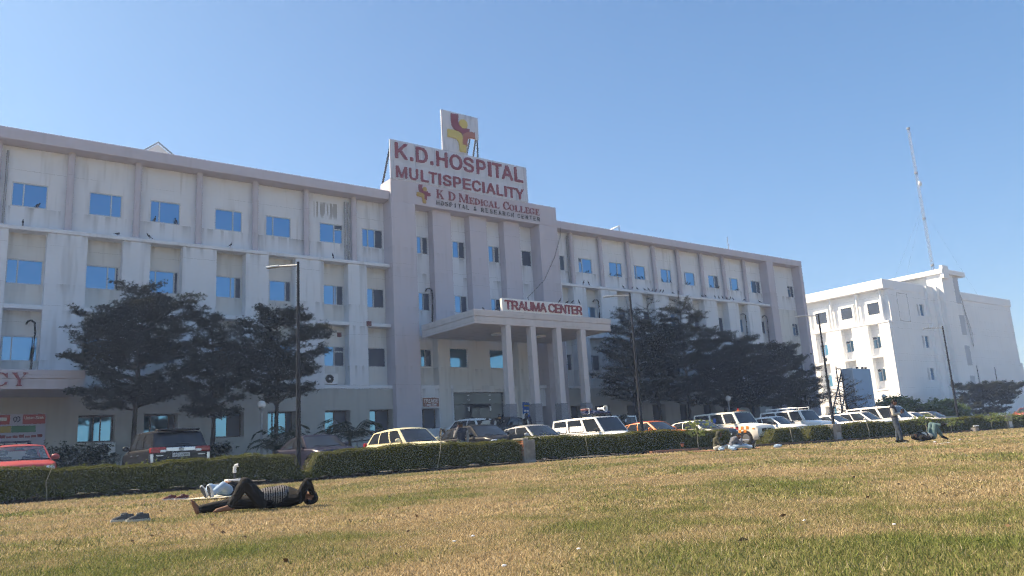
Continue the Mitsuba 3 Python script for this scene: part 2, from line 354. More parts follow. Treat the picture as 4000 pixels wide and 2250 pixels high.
# windows, left wing
CL = {3: [[(.33, G), (.67, G)], [(.67, G), (.33, G)], [(.31, G), (.69, G)], [(.66, G), (.34, G)], [(.29, G), (.71, G)], [(.63, G), (.37, G)], [(.29, G), (.32, G), (.39, D)]],
      2: [[(.31, G), (.69, G)], [(.66, G), (.24, G), (.10, D)], [(.26, G), (.60, G), (.14, D)], [(.62, G), (.15, G), (.23, D)], [(.16, G), (.62, G), (.22, D)], [(.6, G), (.1, G), (.3, D)], [(.1, G), (.38, G), (.52, D)]],
      1: [[(.05, D), (.25, G), (.70, G)], [(.66, G), (.34, G)], [(.3, G), (.7, D)], [(.6, G), (.4, D)], [(.3, G), (.7, G)], [(.57, G), (.43, D)], [(.16, D), (.84, D)]],
      0: [[(.45, TL), (.2, TL), (.35, TL)], [(.25, TL), (.55, TL), (.2, D)], [(.55, TL), (.45, D)], [(.28, TL), (.5, TL), (.22, D)], [(.5, TL), (.5, D)], [(.1, D), (.35, TL), (.55, D)]]}
for f in (3, 2, 1):
    for k, (a, b) in enumerate(BAYS_L):
        c = CL[f][max(k-3, 0) if k >= 3 else k]
        window(H, a+.03, b-.03, *FL[f], YR+.05, c, hb=(1,) if (f, k) in ((3, 8), (1, 8)) else ())
for k, (a, b) in enumerate(BAYS_L[4:]):
    window(H, a+.01, b-.01, 2.12, 3.37, YR-.06, CL[0][k], frame='frame_brown')
# windows, right wing
CR = [[(.5, G), (.5, D)], [(.27, G), (.73, G)], [(.64, G), (.36, G)], [(.2, G), (.8, G)], [(.66, G), (.34, G)], [(.15, G), (.85, G)], [(.6, G), (.4, D)], [(.2, G), (.8, G)], [(.6, G), (.4, D)]]
for k, (a, b) in enumerate(BAYS_R):
    window(H, a+.03, b-.08, 13.46, 14.65, YR+.05, CR[k], hb=(0,) if k == 1 else ())
    for f in (2, 1):
        c = [(.5, D), (.5, D)] if (k + f) % 3 else [(.45, D), (.55, G)]
        window(H, a+.03, b-.08, *FL[f], YR+.05, c)
    window(H, a+.01, b-.01, 2.12, 3.37, YR-.06, [(.4, D), (.6, D)], frame='frame_brown')
# ------------------------------------------------------------------ central tower
obj('tower_pier', MB().bbox(22.56, 24.3, YT, 43.3, 0, 16.42, .02), 'plaster_pink', H)
obj('tower_pier', MB().bbox(34.54, 36.24, YT, 43.3, 0, 16.40, .02), 'plaster_pink', H)
obj('tower_header', MB().bbox(22.565, 36.235, YT+.003, 42.95, 16.405, 17.9, .02), 'plaster_pink', H)
tw = sbox(24.25, 8.0, 34.6, 16.41) - holes([(24.94, 13.47, 25.80, 14.66), (27.71, 13.47, 28.72, 14.66), (30.68, 13.47, 31.64, 14.66), (33.62, 13.47, 34.52, 14.66)] +
                                             [(24.94, 9.70, 25.80, 10.89), (27.71, 9.70, 28.72, 10.89), (30.68, 9.70, 31.64, 10.89), (33.62, 9.70, 34.52, 10.89)])
obj('tower_wall', MB().poly(tw, YR, YR+.2), 'plaster_white', H)
for a, b in ((25.85, 27.26), (28.77, 30.18), (31.66, 33.05)):
    obj('tower_fin', MB().box(a, b, YP, YR+.05, 8.0, 16.40), 'plaster_pink', H)
TC = {13.47: [[(.42, G), (.08, D), (.5, D)], [(.5, G), (.5, D)], [(.45, G), (.1, D), (.45, D)], [(1, D)]], 9.70: [[(.42, G), (.58, D)], [(.5, G), (.5, D)], [(.42, G), (.58, D)], [(.5, D), (.5, D)]]}
for z in (13.47, 9.70):
    for k, (a, b) in enumerate(((24.94, 25.80), (27.71, 28.72), (30.68, 31.64), (33.62, 34.52))):
        window(H, a, b, z, z+1.19, YR+.05, TC[z][k])
# below the canopy
en = sbox(24.25, 4.63, 34.6, 8.05) - holes([(24.94, 6.05, 25.78, 7.2), (27.14, 6.03, 28.6, 7.33), (30.32, 6.03, 32.0, 7.33), (33.4, 6.05, 34.4, 7.3)])
obj('entrance_wall', MB().poly(en, YR, YR+.2), 'plaster_cream', H)
window(H, 24.94, 25.78, 6.05, 7.2, YR+.05, [(.42, TL), (.58, D)])
window(H, 27.14, 28.6, 6.03, 7.33, YR+.05, [(.94, TL), (.06, D)])
window(H, 30.32, 32.0, 6.03, 7.33, YR+.05, [(.94, TL), (.06, D)])
window(H, 33.4, 34.4, 6.05, 7.3, YR+.05, [(1, D)])
for a, b in ((25.87, 26.72), (32.29, 33.17)):
    obj('entrance_pier', MB().box(a, b, YP-.003, YR+.05, .9, 8.0), 'plaster_cream', H)
gw = sbox(24.3, .9, 26.9, 4.84) - sbox(24.54, 2.17, 25.82, 3.40)
obj('entrance_wall', MB().poly(gw, YP+.004, YR+.1), 'plaster_white', H)
window(H, 24.55, 25.81, 2.18, 3.39, YR-.06, [(.2, TL), (.15, D), (.65, D)], frame='frame_brown')
obj('entrance_wall', MB().box(31.15, 32.3, YP+.25, YR+.05, .9, 4.84), 'plaster_cream', H)
obj('entrance_wall', MB().box(33.16, 34.55, YP+.1, YR+.05, 3.42, 4.63), 'plaster_white', H)
obj('ledge', MB().box(33.18, 34.53, YP-.1, YR, 4.64, 4.85), 'plaster_white', H)
obj('doorway', MB().box(33.17, 34.54, YR-.1, YR+.1, .9, 3.42), 'dark_inside', H)
obj('lintel', MB().box(26.9, 31.15, YP+.2, YR+.05, 4.40, 4.84), 'plaster_cream', H)
dr_ = obj('entrance_door', MB().box(26.9, 31.15, YR-.12, YR+.1, .9, 4.40), 'dark_inside', H)
scene['door_glass'] = two({'type': 'principled', 'base_color': rgb((.10, .115, .11)), 'roughness': .15, 'specular': .6})
scene['door_glass_dark'] = two({'type': 'principled', 'base_color': rgb((.045, .055, .065)), 'roughness': .1, 'specular': .6})
obj('transom_glass', MB().box(26.95, 31.1, YR-.16, YR-.125, 3.66, 4.37), 'door_glass', dr_)
for a, b, mt in ((26.95, 28.33, 'door_glass_dark'), (28.36, 29.2, 'glass_dark'), (29.22, 30.05, 'glass_dark'), (30.08, 31.1, 'door_glass_dark')):
    obj('door_leaf', MB().box(a, b, YR-.16, YR-.125, .9, 3.64 if mt != 'glass_dark' else 3.40), mt, dr_)
for x in (28.25, 29.95):
    for z in (4.2, 3.9, 3.43): obj('fitting', MB().box(x, x+.16, YR-.185, YR-.161, z, z+.05), 'steel', dr_)
for a, b in ((28.3, 28.4), (30.0, 30.1)): obj('fitting', MB().box(a, b, YR-.19, YR-.161, 3.2, 3.42), 'steel', dr_)
# canopy over the entrance
pc = obj('portico', MB().bbox(24.46, 35.1, 35.7, YT-.003, 7.70, 8.14, .02), 'plaster_canopy', H)
obj('coping', MB().bbox(24.44, 35.12, 35.68, YT-.003, 8.144, 8.52, .02), 'plaster_canopy', pc)
for x in (26.62, 28.48, 30.47, 32.47):
    obj('column', MB().bbox(x, x+.40, 35.70, 36.15, 3.15, 7.70, .015), 'plaster_canopy', pc)
    obj('column_cladding', MB().bbox(x-.07, x+.47, 35.64, 36.22, .9, 3.15, .015), 'granite', pc)
for x, y in ((28.0, 38.5), (31.5, 38.5)): obj('ceiling_light', MB().tube([(x, y, 7.69), (x, y, 7.60)], .35, 16), 'off_white', pc)
# pharmacy canopy on the left
ph = obj('side_canopy', MB().bbox(-8, 5.45, 38.0, YP-.004, 4.24, 4.68, .02), 'plaster_pink', H)
obj('coping', MB().bbox(-8.02, 5.47, 37.97, YP-.004, 4.684, 5.06, .02), 'plaster_pink', ph)
# pipes and hoses
def pipe(pts, r, mt, n=8): obj('pipe', MB().tube(pts, r, n), mt, H, smooth=50)
for x in (2.29, 19.85, 20.08, 37.98, 38.10): pipe([(x, 42.52, 12.36), (x, 42.52, 16.2)], .05, 'pipe_grey')
def hose(x, ztop, zbot, s=1):
    y = 42.3
    pts = [(x-.32*s, y+.25, ztop-.18), (x-.26*s, y+.2, ztop-.03), (x-.12*s, y+.1, ztop), (x, y, ztop-.12), (x+.05*s, y, ztop-.6), (x+.02*s, y, (ztop+zbot)/2), (x-.05*s, y, zbot)]
    pipe(pts, .045, 'black_plastic')
for x, zt, zb in ((3.85, 7.9, 5.2), (25.75, 11.15, 8.6), (40.5, 11.4, 9.3), (49.4, 11.4, 8.7), (58.5, 11.35, 8.8), (61.7, 11.35, 9.0)): hose(x, zt, zb)
for x, z in ((19.3, 7.75), (20.92, 8.4)): obj('vent', MB().box(x, x+.27, (YR if x < 20 else YP-.07)-.03, YR+.02, z, z+.27), 'maroon_dark', H)
# solar shelter gable, tilted panel, rod on the roof
gb = thing('roof_gable', 'small white triangular gable standing on the roof above the left wing', 'roof gable')
obj('gable_sheet', MB().poly(Polygon([(7.6, 17.5), (12.3, 17.5), (9.76, 19.3)]), 46.1, 46.16), 'off_white', gb)
obj('rafter', MB().tube([(7.3, 46, 17.3), (9.76, 46, 19.38), (12.6, 46, 17.3)], .05, 6), 'pipe_grey', gb)
obj('tie_bar', MB().tube([(10.9, 45.98, 18.6), (10.0, 45.98, 18.2)], .04, 6), 'pipe_grey', gb)
gb = thing('solar_panel', 'small tilted panel seen edge on above the right wing roof', 'solar panel')
obj('panel', MB().add([(45.9, 46, 18.5), (47.4, 46, 19.2), (47.4, 46.9, 19.2), (45.9, 46.9, 18.5), (45.9, 46, 18.42), (47.4, 46, 19.12), (47.4, 46.9, 19.12), (45.9, 46.9, 18.42)],
    [(0, 1, 2, 3), (7, 6, 5, 4), (0, 4, 5, 1), (1, 5, 6, 2), (2, 6, 7, 3), (3, 7, 4, 0)]), 'off_white', gb)
obj('leg', MB().tube([(47.3, 46.1, 16.95), (47.35, 46.1, 19.10)], .04, 6), 'pipe_grey', gb)
obj('leg', MB().tube([(46.0, 46.1, 16.95), (46.0, 46.1, 18.45)], .04, 6), 'pipe_grey', gb)
r_ = thing('roof_rod', 'thin lightning rod on the right wing roof', 'lightning rod')
obj('rod', MB().tube([(64.97, 48, 16.95), (64.95, 48, 20.78)], [.05, .03], 6), 'pipe_grey', r_)
obj('base', MB().box(64.8, 65.14, 47.83, 48.17, 16.951, 17.2), 'concrete', r_)

# ------------------------------------------------------------------ signs
S = thing('rooftop_sign', 'big white rooftop board reading K.D. HOSPITAL MULTISPECIALITY in maroon letters', 'sign')
for k in range(6):
    for q in range(2):
        x0 = 22.55 + 1.85*k
        obj('panel', MB().bbox(x0+.006, x0+1.844, YT-.04, YT+.06, (17.91, 19.12)[q]+.006, (19.12, 20.56)[q]-.006, .008), 'panel_white', S)
for sp, z0, z1, ltr in ((22.9, 19.31, 20.38, 'K 22.9 23.81;. 24.0 24.21;D 24.44 25.31;. 25.52 25.73;H 25.99 26.86;O 27.03 28.04;S 28.14 29.01;P 29.22 30.0;I 30.2 30.47;T 30.57 31.38;A 31.36 32.35;L 32.49 33.25'),
                       (22.9, 18.02, 18.80, 'M 22.93 23.73;U 23.9 24.54;L 24.75 25.32;T 25.35 25.98;I 26.1 26.29;S 26.43 27.11;P 27.25 27.88;E 28.02 28.66;C 28.77 29.49;I 29.62 29.82;A 29.95 30.72;L 30.84 31.38;I 31.53 31.71;T 31.79 32.47;Y 32.5 33.23')):
    for it in ltr.split(';'):
        ch, a, b = it.split(); a, b = float(a), float(b)
        put_letter(S, glyph(ch), 'maroon', a, b, z0, z0 + .24 if ch == '.' else z1, YT-.12)
for x in (22.7, 26.2, 29.9, 33.4):
    obj('brace', MB().tube([(x, YT+.1, 20.3), (x, YT+1.9, 16.9)], .07, 6), 'metal_dark', S)
    obj('post', MB().tube([(x, YT+.12, 17.9), (x, YT+.12, 20.5)], .05, 6), 'metal_dark', S)
LB = thing('emblem_sign', 'white board with a maroon and yellow figure emblem above the rooftop sign', 'sign')
shape = Polygon([(26.53, 20.575), (28.5, 20.575), (28.56, 21.83), (29.55, 21.9), (29.55, 23.5), (26.53, 23.5)])
for a, b, c, d in ((26.53, 20.575, 28.05, 22.3), (26.53, 22.3, 28.05, 23.5), (28.05, 22.3, 29.56, 23.5), (28.05, 20.575, 29.56, 22.3)):
    obj('panel', MB().poly(shape.intersection(sbox(a+.006, b+.006, c-.006, d-.006)), YT-.05, YT+.06), 'panel_white', LB)
logo(LB, 26.95, 20.67, 1.0, YT-.14, ('maroon', 'logo_yellow', 'logo_orange'))
for p in (((28.9, YT+.1, 21.9), (28.7, YT+1.6, 17.95)), ((29.5, YT+.1, 21.95), (29.5, YT+.1, 17.95)), ((26.7, YT+.1, 23.3), (26.7, YT+.1, 17.95)), ((29.5, YT+.1, 22.5), (29.5, YT+2.0, 17.0))):
    obj('brace', MB().tube(p, .06, 6), 'metal_dark', LB)
WS = thing('wall_lettering', 'raised letters K D MEDICAL COLLEGE HOSPITAL & RESEARCH CENTER and small emblem on the tower', 'sign')
logo(WS, 24.43, 16.58, .455, YT-.07, ('maroon', 'logo_gold', 'maroon'))
for it in ('K 25.92 26.52;D 26.85 27.41;M 27.68 28.46;e 28.51 28.9;d 28.97 29.39;i 29.47 29.62;c 29.69 30.05;a 30.08 30.59;l 30.62 31.01;C 31.37 31.87;o 31.9 32.33;l 32.40 32.8;l 32.87 33.27;e 33.33 33.67;g 33.71 34.15;e 34.24 34.6').split(';'):
    ch, a, b = it.split()
    put_letter(WS, serif_mesh(ch.upper()), 'maroon', float(a), float(b), 17.07, 17.67 if ch.isupper() else 17.52, YT-.06, .055)
for word, a, b in (('HOSPITAL', 25.91, 28.47), ('&', 28.87, 29.1), ('RESEARCH', 29.47, 32.25), ('CENTER', 32.6, 34.61)):
    n = len(word); w = .205; st = (b - a - w)/max(n-1, 1)
    for k, ch in enumerate(word):
        x = a + k*st; wd = .06 if ch == 'I' else w
        put_letter(WS, glyph(ch, ch == 'I'), 'letter_black', x + (w-wd)/2, x + (w+wd)/2, 16.62, 16.92, YT-.05, .045)
TS = thing('canopy_sign', 'white board reading TRAUMA CENTER in red letters on the entrance canopy', 'sign')
obj('panel', MB().bbox(26.5, 32.75, 35.72, 35.95, 8.525, 9.30, .012), 'off_white', TS)
x = 26.66
for k, (ch, w) in enumerate(zip('TRAUMA CENTER', (.52, .52, .55, .52, .62, .55, .16, .55, .44, .5, .46, .44, .48))):
    if ch != ' ': put_letter(TS, glyph(ch), 'maroon', x, x + w - .03, 8.64, 9.19, 35.66, .055)
    x += w*.96
obj('brace', MB().tube([(26.6, 35.96, 9.2), (26.6, 36.8, 8.53)], .03, 6), 'metal_dark', TS)
TG = thing('triage_sign', 'small brown sign reading TRIAGE Level One beside the entrance', 'sign')
obj('panel', MB().bbox(24.58, 25.78, YP-.05, YP-.002, 3.48, 4.06, .01), 'triage_brown', TG)
obj('border', MB().poly(sbox(24.565, 3.465, 25.795, 4.075) - sbox(24.6, 3.50, 25.76, 4.04), YP-.06, YP-.03), 'off_white', TG)
def text(parent, s, x0, x1, z0, z1, y, mat, bold=True):
    put_letter(parent, meshkit.text_mesh(s, 1., .05, bold), mat, x0, x1, z0, z1, y, .02, name='lettering')
text(TG, 'TRIAGE', 24.65, 25.71, 3.74, 3.98, YP-.062, 'off_white'); text(TG, 'Level One', 24.80, 25.56, 3.55, 3.70, YP-.062, 'off_white')
BP = thing('information_poster', 'blue poster on the entrance pier', 'poster')
obj('panel', MB().bbox(32.38, 32.96, YP-.04, YP-.005, 2.70, 3.68, .006), 'poster_blue', BP)
for k in range(4): obj('print', MB().box(32.45+.24*(k % 2), 32.62+.24*(k % 2), YP-.043, YP-.039, 2.85+.2*(k//2), 2.97+.2*(k//2)), 'off_white', BP)
obj('print', MB().box(32.46, 32.88, YP-.043, YP-.039, 3.4, 3.5), 'poster_yellow', BP)
PL = thing('canopy_lettering', 'large red serif letters ending in CY on the left canopy', 'sign')
put_letter(PL, serif_mesh('C'), 'maroon', 2.02, 2.66, 4.36, 4.92, 37.9, .06)
put_letter(PL, serif_mesh('Y'), 'maroon', 2.77, 3.35, 4.37, 4.92, 37.9, .06)
put_letter(PL, serif_mesh('A'), 'maroon', 1.25, 1.92, 4.37, 4.92, 37.9, .06)
BB = thing('bank_banner', 'white bank wall banner with red and green name strips under the left canopy', 'banner')
obj('board', MB().bbox(.2, 4.53, YP-.06, YP-.005, 2.02, 3.49, .008), 'lavender_board', BB)
for a, b, c, d, mt in ((1.2, 3.12, 3.03, 3.46, 'poster_red'), (3.61, 4.50, 3.03, 3.46, 'poster_red'), (1.5, 3.18, 2.66, 2.96, 'poster_yellow'), (3.19, 4.14, 2.66, 2.96, 'poster_green'), (2.0, 4.0, 2.06, 2.28, 'navy')):
    obj('strip', MB().box(a, b, YP-.066, YP-.058, c, d), mt, BB)
obj('emblem', MB().poly(unary_union([LineString([(3.27, 3.2), (3.25, 3.3), (3.33, 3.36), (3.39, 3.3), (3.35, 3.18), (3.3, 3.14)]).buffer(.022), LineString([(3.42, 3.14), (3.5, 3.2), (3.49, 3.33), (3.42, 3.38)]).buffer(.022)]), YP-.066, YP-.058), 'navy', BB)
text(BB, 'Union Bank', 3.67, 4.44, 3.24, 3.38, YP-.072, 'off_white')
for a, b in ((1.3, 2.1), (2.2, 3.0)): obj('print', MB().box(a, b, YP-.07, YP-.064, 3.2, 3.34), 'off_white', BB)
for k in range(9): obj('print', MB().box(2.3+.24*k, 2.3+.24*k+.2, YP-.066, YP-.058, 2.42, 2.50+.03*(k % 3)), 'maroon', BB)
for k in range(4): obj('print', MB().box(2.1+.45*k, 2.5+.45*k, YP-.07, YP-.064, 2.14, 2.19), 'off_white', BB)
# outdoor air conditioners
AC = Prefab()
m = MB().bbox(-.42, .42, -.16, .16, 0, .62, .02); AC.add('case', m, 'off_white')
AC.add('fan_grille', MB().tube([(-.12, -.162, .31), (-.12, -.185, .31)], .25, 20), 'black_plastic')
AC.add('fan_hub', MB().tube([(-.12, -.186, .31), (-.12, -.21, .31)], .055, 10), 'off_white')
AC.add('bracket', MB().box(-.38, -.33, -.16, .3, -.05, -.002), 'pipe_grey'); AC.add('bracket', MB().box(.33, .38, -.16, .3, -.05, -.002), 'pipe_grey')
AC.put('air_conditioner', 'outdoor air conditioner unit on the ledge left of the entrance tower', 'air conditioner', at(18.68, 42.28, 4.89))
AC.put('air_conditioner', 'outdoor air conditioner unit on the wall under the ground floor window behind the parked cars', 'air conditioner', at(7.0, 41.68, 1.42))

plain('screen_grey', (.50, .52, .55), .8, .1)
# ------------------------------------------------------------------ second building (white)
W2 = thing('white_building', 'bright white four storey building beyond the right end of the hospital', 'building')
def bx(x0, x1, y0, y1, z0, z1, name, mt='plaster_bright', par=W2, ch=0):
    return obj(name, MB().bbox(x0, x1, y0, y1, z0, z1, ch) if ch else MB().box(x0, x1, y0, y1, z0, z1), mt, par)
B2 = [(44.55, 45.86), (47.84, 49.16), (51.12, 52.5), (54.3, 55.6), (57.5, 58.8)]
bx(86.95, 102.2, 43.6, 62, 0, 16.4, 'core', 'dark_inside'); bx(104.1, 119.8, 43.7, 62, 0, 16.4, 'core', 'dark_inside'); bx(102.2, 104.1, 46, 62, 0, 16.38, 'core', 'dark_inside')
def xpoly(shape, x0, x1): return MB().poly(shape, x0, x1, 'yz')
wy = sbox(43.3, 0, 62, 16.0) - holes([(a+.34, z0, b-.06, z1) for a, b in B2 for z0, z1 in ((9.45, 10.8), (5.7, 7.12))] + [(a-.28, 13.28, b-.2, 14.63) for a, b in B2] + [(a, 2.1, b, 3.35) for a, b in B2])
obj('side_wall', xpoly(wy, 86.65, 86.9), 'plaster_bright', W2)
e = [43.29] + [q for b in B2 for q in b] + [62]
for k in range(0, len(e), 2): bx(86, 86.66, e[k], e[k+1], 0, 12.15, 'pilaster')
bx(85.95, 86.66, 43.28, 62.0, 12.155, 12.36, 'ledge', ch=.015)
for a, b in B2:
    for z in (8.37, 4.63): bx(85.97, 86.66, a+.004, b-.004, z, z+.205, 'ledge', ch=.012)
    bx(86.02, 86.66, a+.004, b-.004, 3.4, 4.6, 'spandrel')
    window(W2, a+.34, b-.06, 9.45, 10.8, 86.7, [(.45, TL), (.55, G)], axis='x', hb=(1,))
    window(W2, a+.34, b-.06, 5.7, 7.12, 86.7, [(.45, TL), (.55, G)], axis='x', hb=(1,))
    window(W2, a+.02, b-.02, 2.12, 3.33, 86.68, [(.5, TL), (.5, D)], axis='x')
    window(W2, a-.27, b-.21, 13.29, 14.62, 86.31, [(1, D)], axis='x', fw=.03)
    obj('window_surround', xpoly(sbox(a-.5, 12.4, b+.02, 14.9) - sbox(a-.28, 13.28, b-.2, 14.63), 86.25, 86.64), 'plaster_bright', W2)
    bx(86.3, 86.64, b-1.55-.32, b-1.55-.12, 12.37, 14.95, 'fin')
for y in (43.95, 46.88, 50.2, 53.4, 56.6, 59.8): obj('column', MB().tube([(86.3, y, 12.36), (86.3, y, 16.05)], .14, 14, False), 'plaster_bright', W2, smooth=50)
bx(85.72, 88.5, 43.2, 62, 16.02, 17.1, 'fascia', ch=.03)
# front
fw_ = sbox(86.66, 0, 99.3, 16.0) - holes([(93.72, z, 94.62, z+1.4) for z in (13.28, 9.46, 5.68)] + [(93.05, z, 93.4, z+1.4) for z in (13.28, 9.46, 5.68)])
obj('front_wall', MB().poly(fw_, 43.25, 43.5), 'plaster_bright', W2)
obj('front_coping', MB().bbox(88.5, 99.3, 43.2, 44.0, 16.0, 17.1, .03), 'plaster_bright', W2)
for z in (13.28, 9.46, 5.68):
    window(W2, 93.72, 94.62, z, z+1.4, 43.40, [(1, G)], fw=.03); window(W2, 93.05, 93.4, z, z+1.4, 43.40, [(1, D)], fw=.03)
bx(95.3, 95.6, 42.85, 43.25, 0, 16.9, 'rib')
bx(97.6, 97.9, 42.75, 43.25, 0, 17.02, 'rib')
obj('panel_line', MB().poly(sbox(88.6, 12.4, 91.0, 15.7) - sbox(88.63, 12.43, 90.97, 15.67), 43.235, 43.25), 'concrete', W2)
bx(99.3, 102.3, 42.65, 44.5, 0, 18.75, 'stair_tower'); bx(102.31, 103.99, 42.82, 43.6, 0, 18.75, 'stair_recess')
for z0, z1 in ((15.3, 18.7), (11.3, 13.8), (7.5, 9.95), (3.75, 6.2)): bx(102.36, 103.95, 42.76, 42.815, z0, z1, 'stair_screen', 'screen_grey')
bx(99.9, 104.4, 44.5, 57, 16.4, 18.75, 'roof_room')
bx(99.0, 105.2, 42.3, 57.5, 18.755, 19.35, 'roof_slab', ch=.03)
bx(99.1, 100.6, 42.25, 42.64, 18.2, 19.76, 'tower_cap')
bx(104.0, 120.1, 43.3, 44.5, 0, 15.97, 'front_wall'); bx(103.95, 120.4, 43.2, 44.6, 15.975, 17.0, 'front_coping', ch=.03)
bx(120.1, 121.6, 43.6, 60, 0, 8.2, 'lean_to')
obj('cable', MB().tube([(104.9, 43.15, 16.6), (105.3, 43.1, 14.5), (106.3, 43.1, 11.6), (106.0, 43.1, 9.9), (105.4, 43.1, 13.0), (105.0, 43.1, 15.8)], .035, 6), 'pipe_grey', W2)
for x in (90.0, 96.5, 108.0, 109.2, 116.0): obj('rod', MB().tube([(x, 46, 16.5), (x, 46, 17.9)], .025, 5), 'pipe_grey', W2)
AC.put('air_conditioner', 'outdoor air conditioner unit on a ledge of the bright white building', 'air conditioner', at(86.3, 51.6, 8.64, -90))
# radio mast
MS = thing('radio_mast', 'tall thin lattice radio mast rising behind the white building', 'mast')
B0, B1 = np.array([137.35, 60, 0.]), np.array([136.9, 60, 52.4])
legs = [np.array([.26*math.cos(a), .26*math.sin(a), 0]) for a in (.3, 2.4, 4.5)]
for l_ in legs: obj('leg', MB().tube([B0+l_, B1+l_*.8], .03, 5), 'pipe_grey', MS)
m = MB()
for k in range(64):
    a, b = B0 + (B1-B0)*k/64, B0 + (B1-B0)*(k+1)/64
    for q in range(3): m.tube([a+legs[q], b+legs[(q+1) % 3]], .016, 4, False)
obj('lattice', m, 'pipe_grey', MS)
for k in (1, 2, 3, 4, 5): 
    p = B0 + (B1-B0)*(.2 + .16*k); obj('collar', MB().tube([p, p+[0, 0, .25]], .3, 8), 'pipe_grey', MS)
p = B0 + (B1-B0)*.80
obj('dish', MB().ball(p + np.array([-.4, -.5, 0]), (.45, .3, .45), 2), 'off_white', MS, smooth=True)
for k, (dx, dy) in enumerate(((-30, -12), (26, -14), (3, 30))): obj('guy_wire', MB().tube([B0 + (B1-B0)*.72, (137.3+dx*.6, 60+dy*.6+6, 16.9 if k < 2 else 0)], .012, 4), 'pipe_grey', MS)
# ------------------------------------------------------------------ vehicles (nose at x = 0, rear at x = -L, z up, y across)
for k_, c_ in (('red', (.33, .045, .04)), ('black', (.004, .004, .006)), ('purple', (.013, .012, .032)), ('cream', (.60, .55, .36)), ('charcoal', (.012, .013, .016)), ('silver', (.34, .35, .36)),
               ('white', (.76, .76, .74)), ('orange', (.58, .17, .035)), ('pearl', (.62, .61, .58)), ('grey', (.055, .057, .065)), ('navy_blue', (.03, .04, .07)), ('brick', (.30, .06, .04)), ('ivory', (.72, .70, .62))):
    scene['paint_' + k_] = two({'type': 'principled', 'base_color': rgb(c_), 'roughness': .35, 'specular': .5, 'clearcoat': .4 if k_ in ('black', 'charcoal') else 1.0, 'clearcoat_gloss': .95, 'metallic': .35 if k_ in ('silver', 'charcoal', 'grey', 'purple') else 0.})
plain('tyre', (.018, .018, .018), .8, .2); plain('rim', (.42, .43, .44), .3, .5, .8); plain('trim_black', (.014, .014, .015), .5, .4)
plain('headlight', (.60, .62, .64), .08, .9, .6); plain('taillight', (.30, .012, .012), .15, .7); plain('chrome', (.62, .64, .68), .12, .6, 1.0)
plain('indicator', (.55, .20, .03), .2, .6); plain('plate_white', (.62, .62, .60), .5, .4); plain('plate_yellow', (.60, .45, .06), .5, .4)
plain('interior', (.035, .035, .037), .8, .2); plain('seat_fabric', (.05, .052, .058), .8, .2); plain('seat_light', (.42, .38, .28), .8, .2)
plain('signal_red', (.42, .03, .03), .5, .4); plain('signal_orange', (.62, .22, .03), .5, .4); plain('cross_blue', (.03, .12, .50), .5, .4)

def grid_patch(mb, fn, u0, u1, v0, v1, nu=4, nv=3, flip=False):
    u, v = np.meshgrid(np.linspace(u0, u1, nu+1), np.linspace(v0, v1, nv+1), indexing='ij')
    p = fn(u, v).reshape(-1, 3)
    i, j = np.meshgrid(np.arange(nu), np.arange(nv), indexing='ij')
    q = np.stack([i*(nv+1)+j, (i+1)*(nv+1)+j, (i+1)*(nv+1)+j+1, i*(nv+1)+j+1], -1).reshape(-1, 4)
    return mb.add(p, q[:, ::-1] if flip else q)

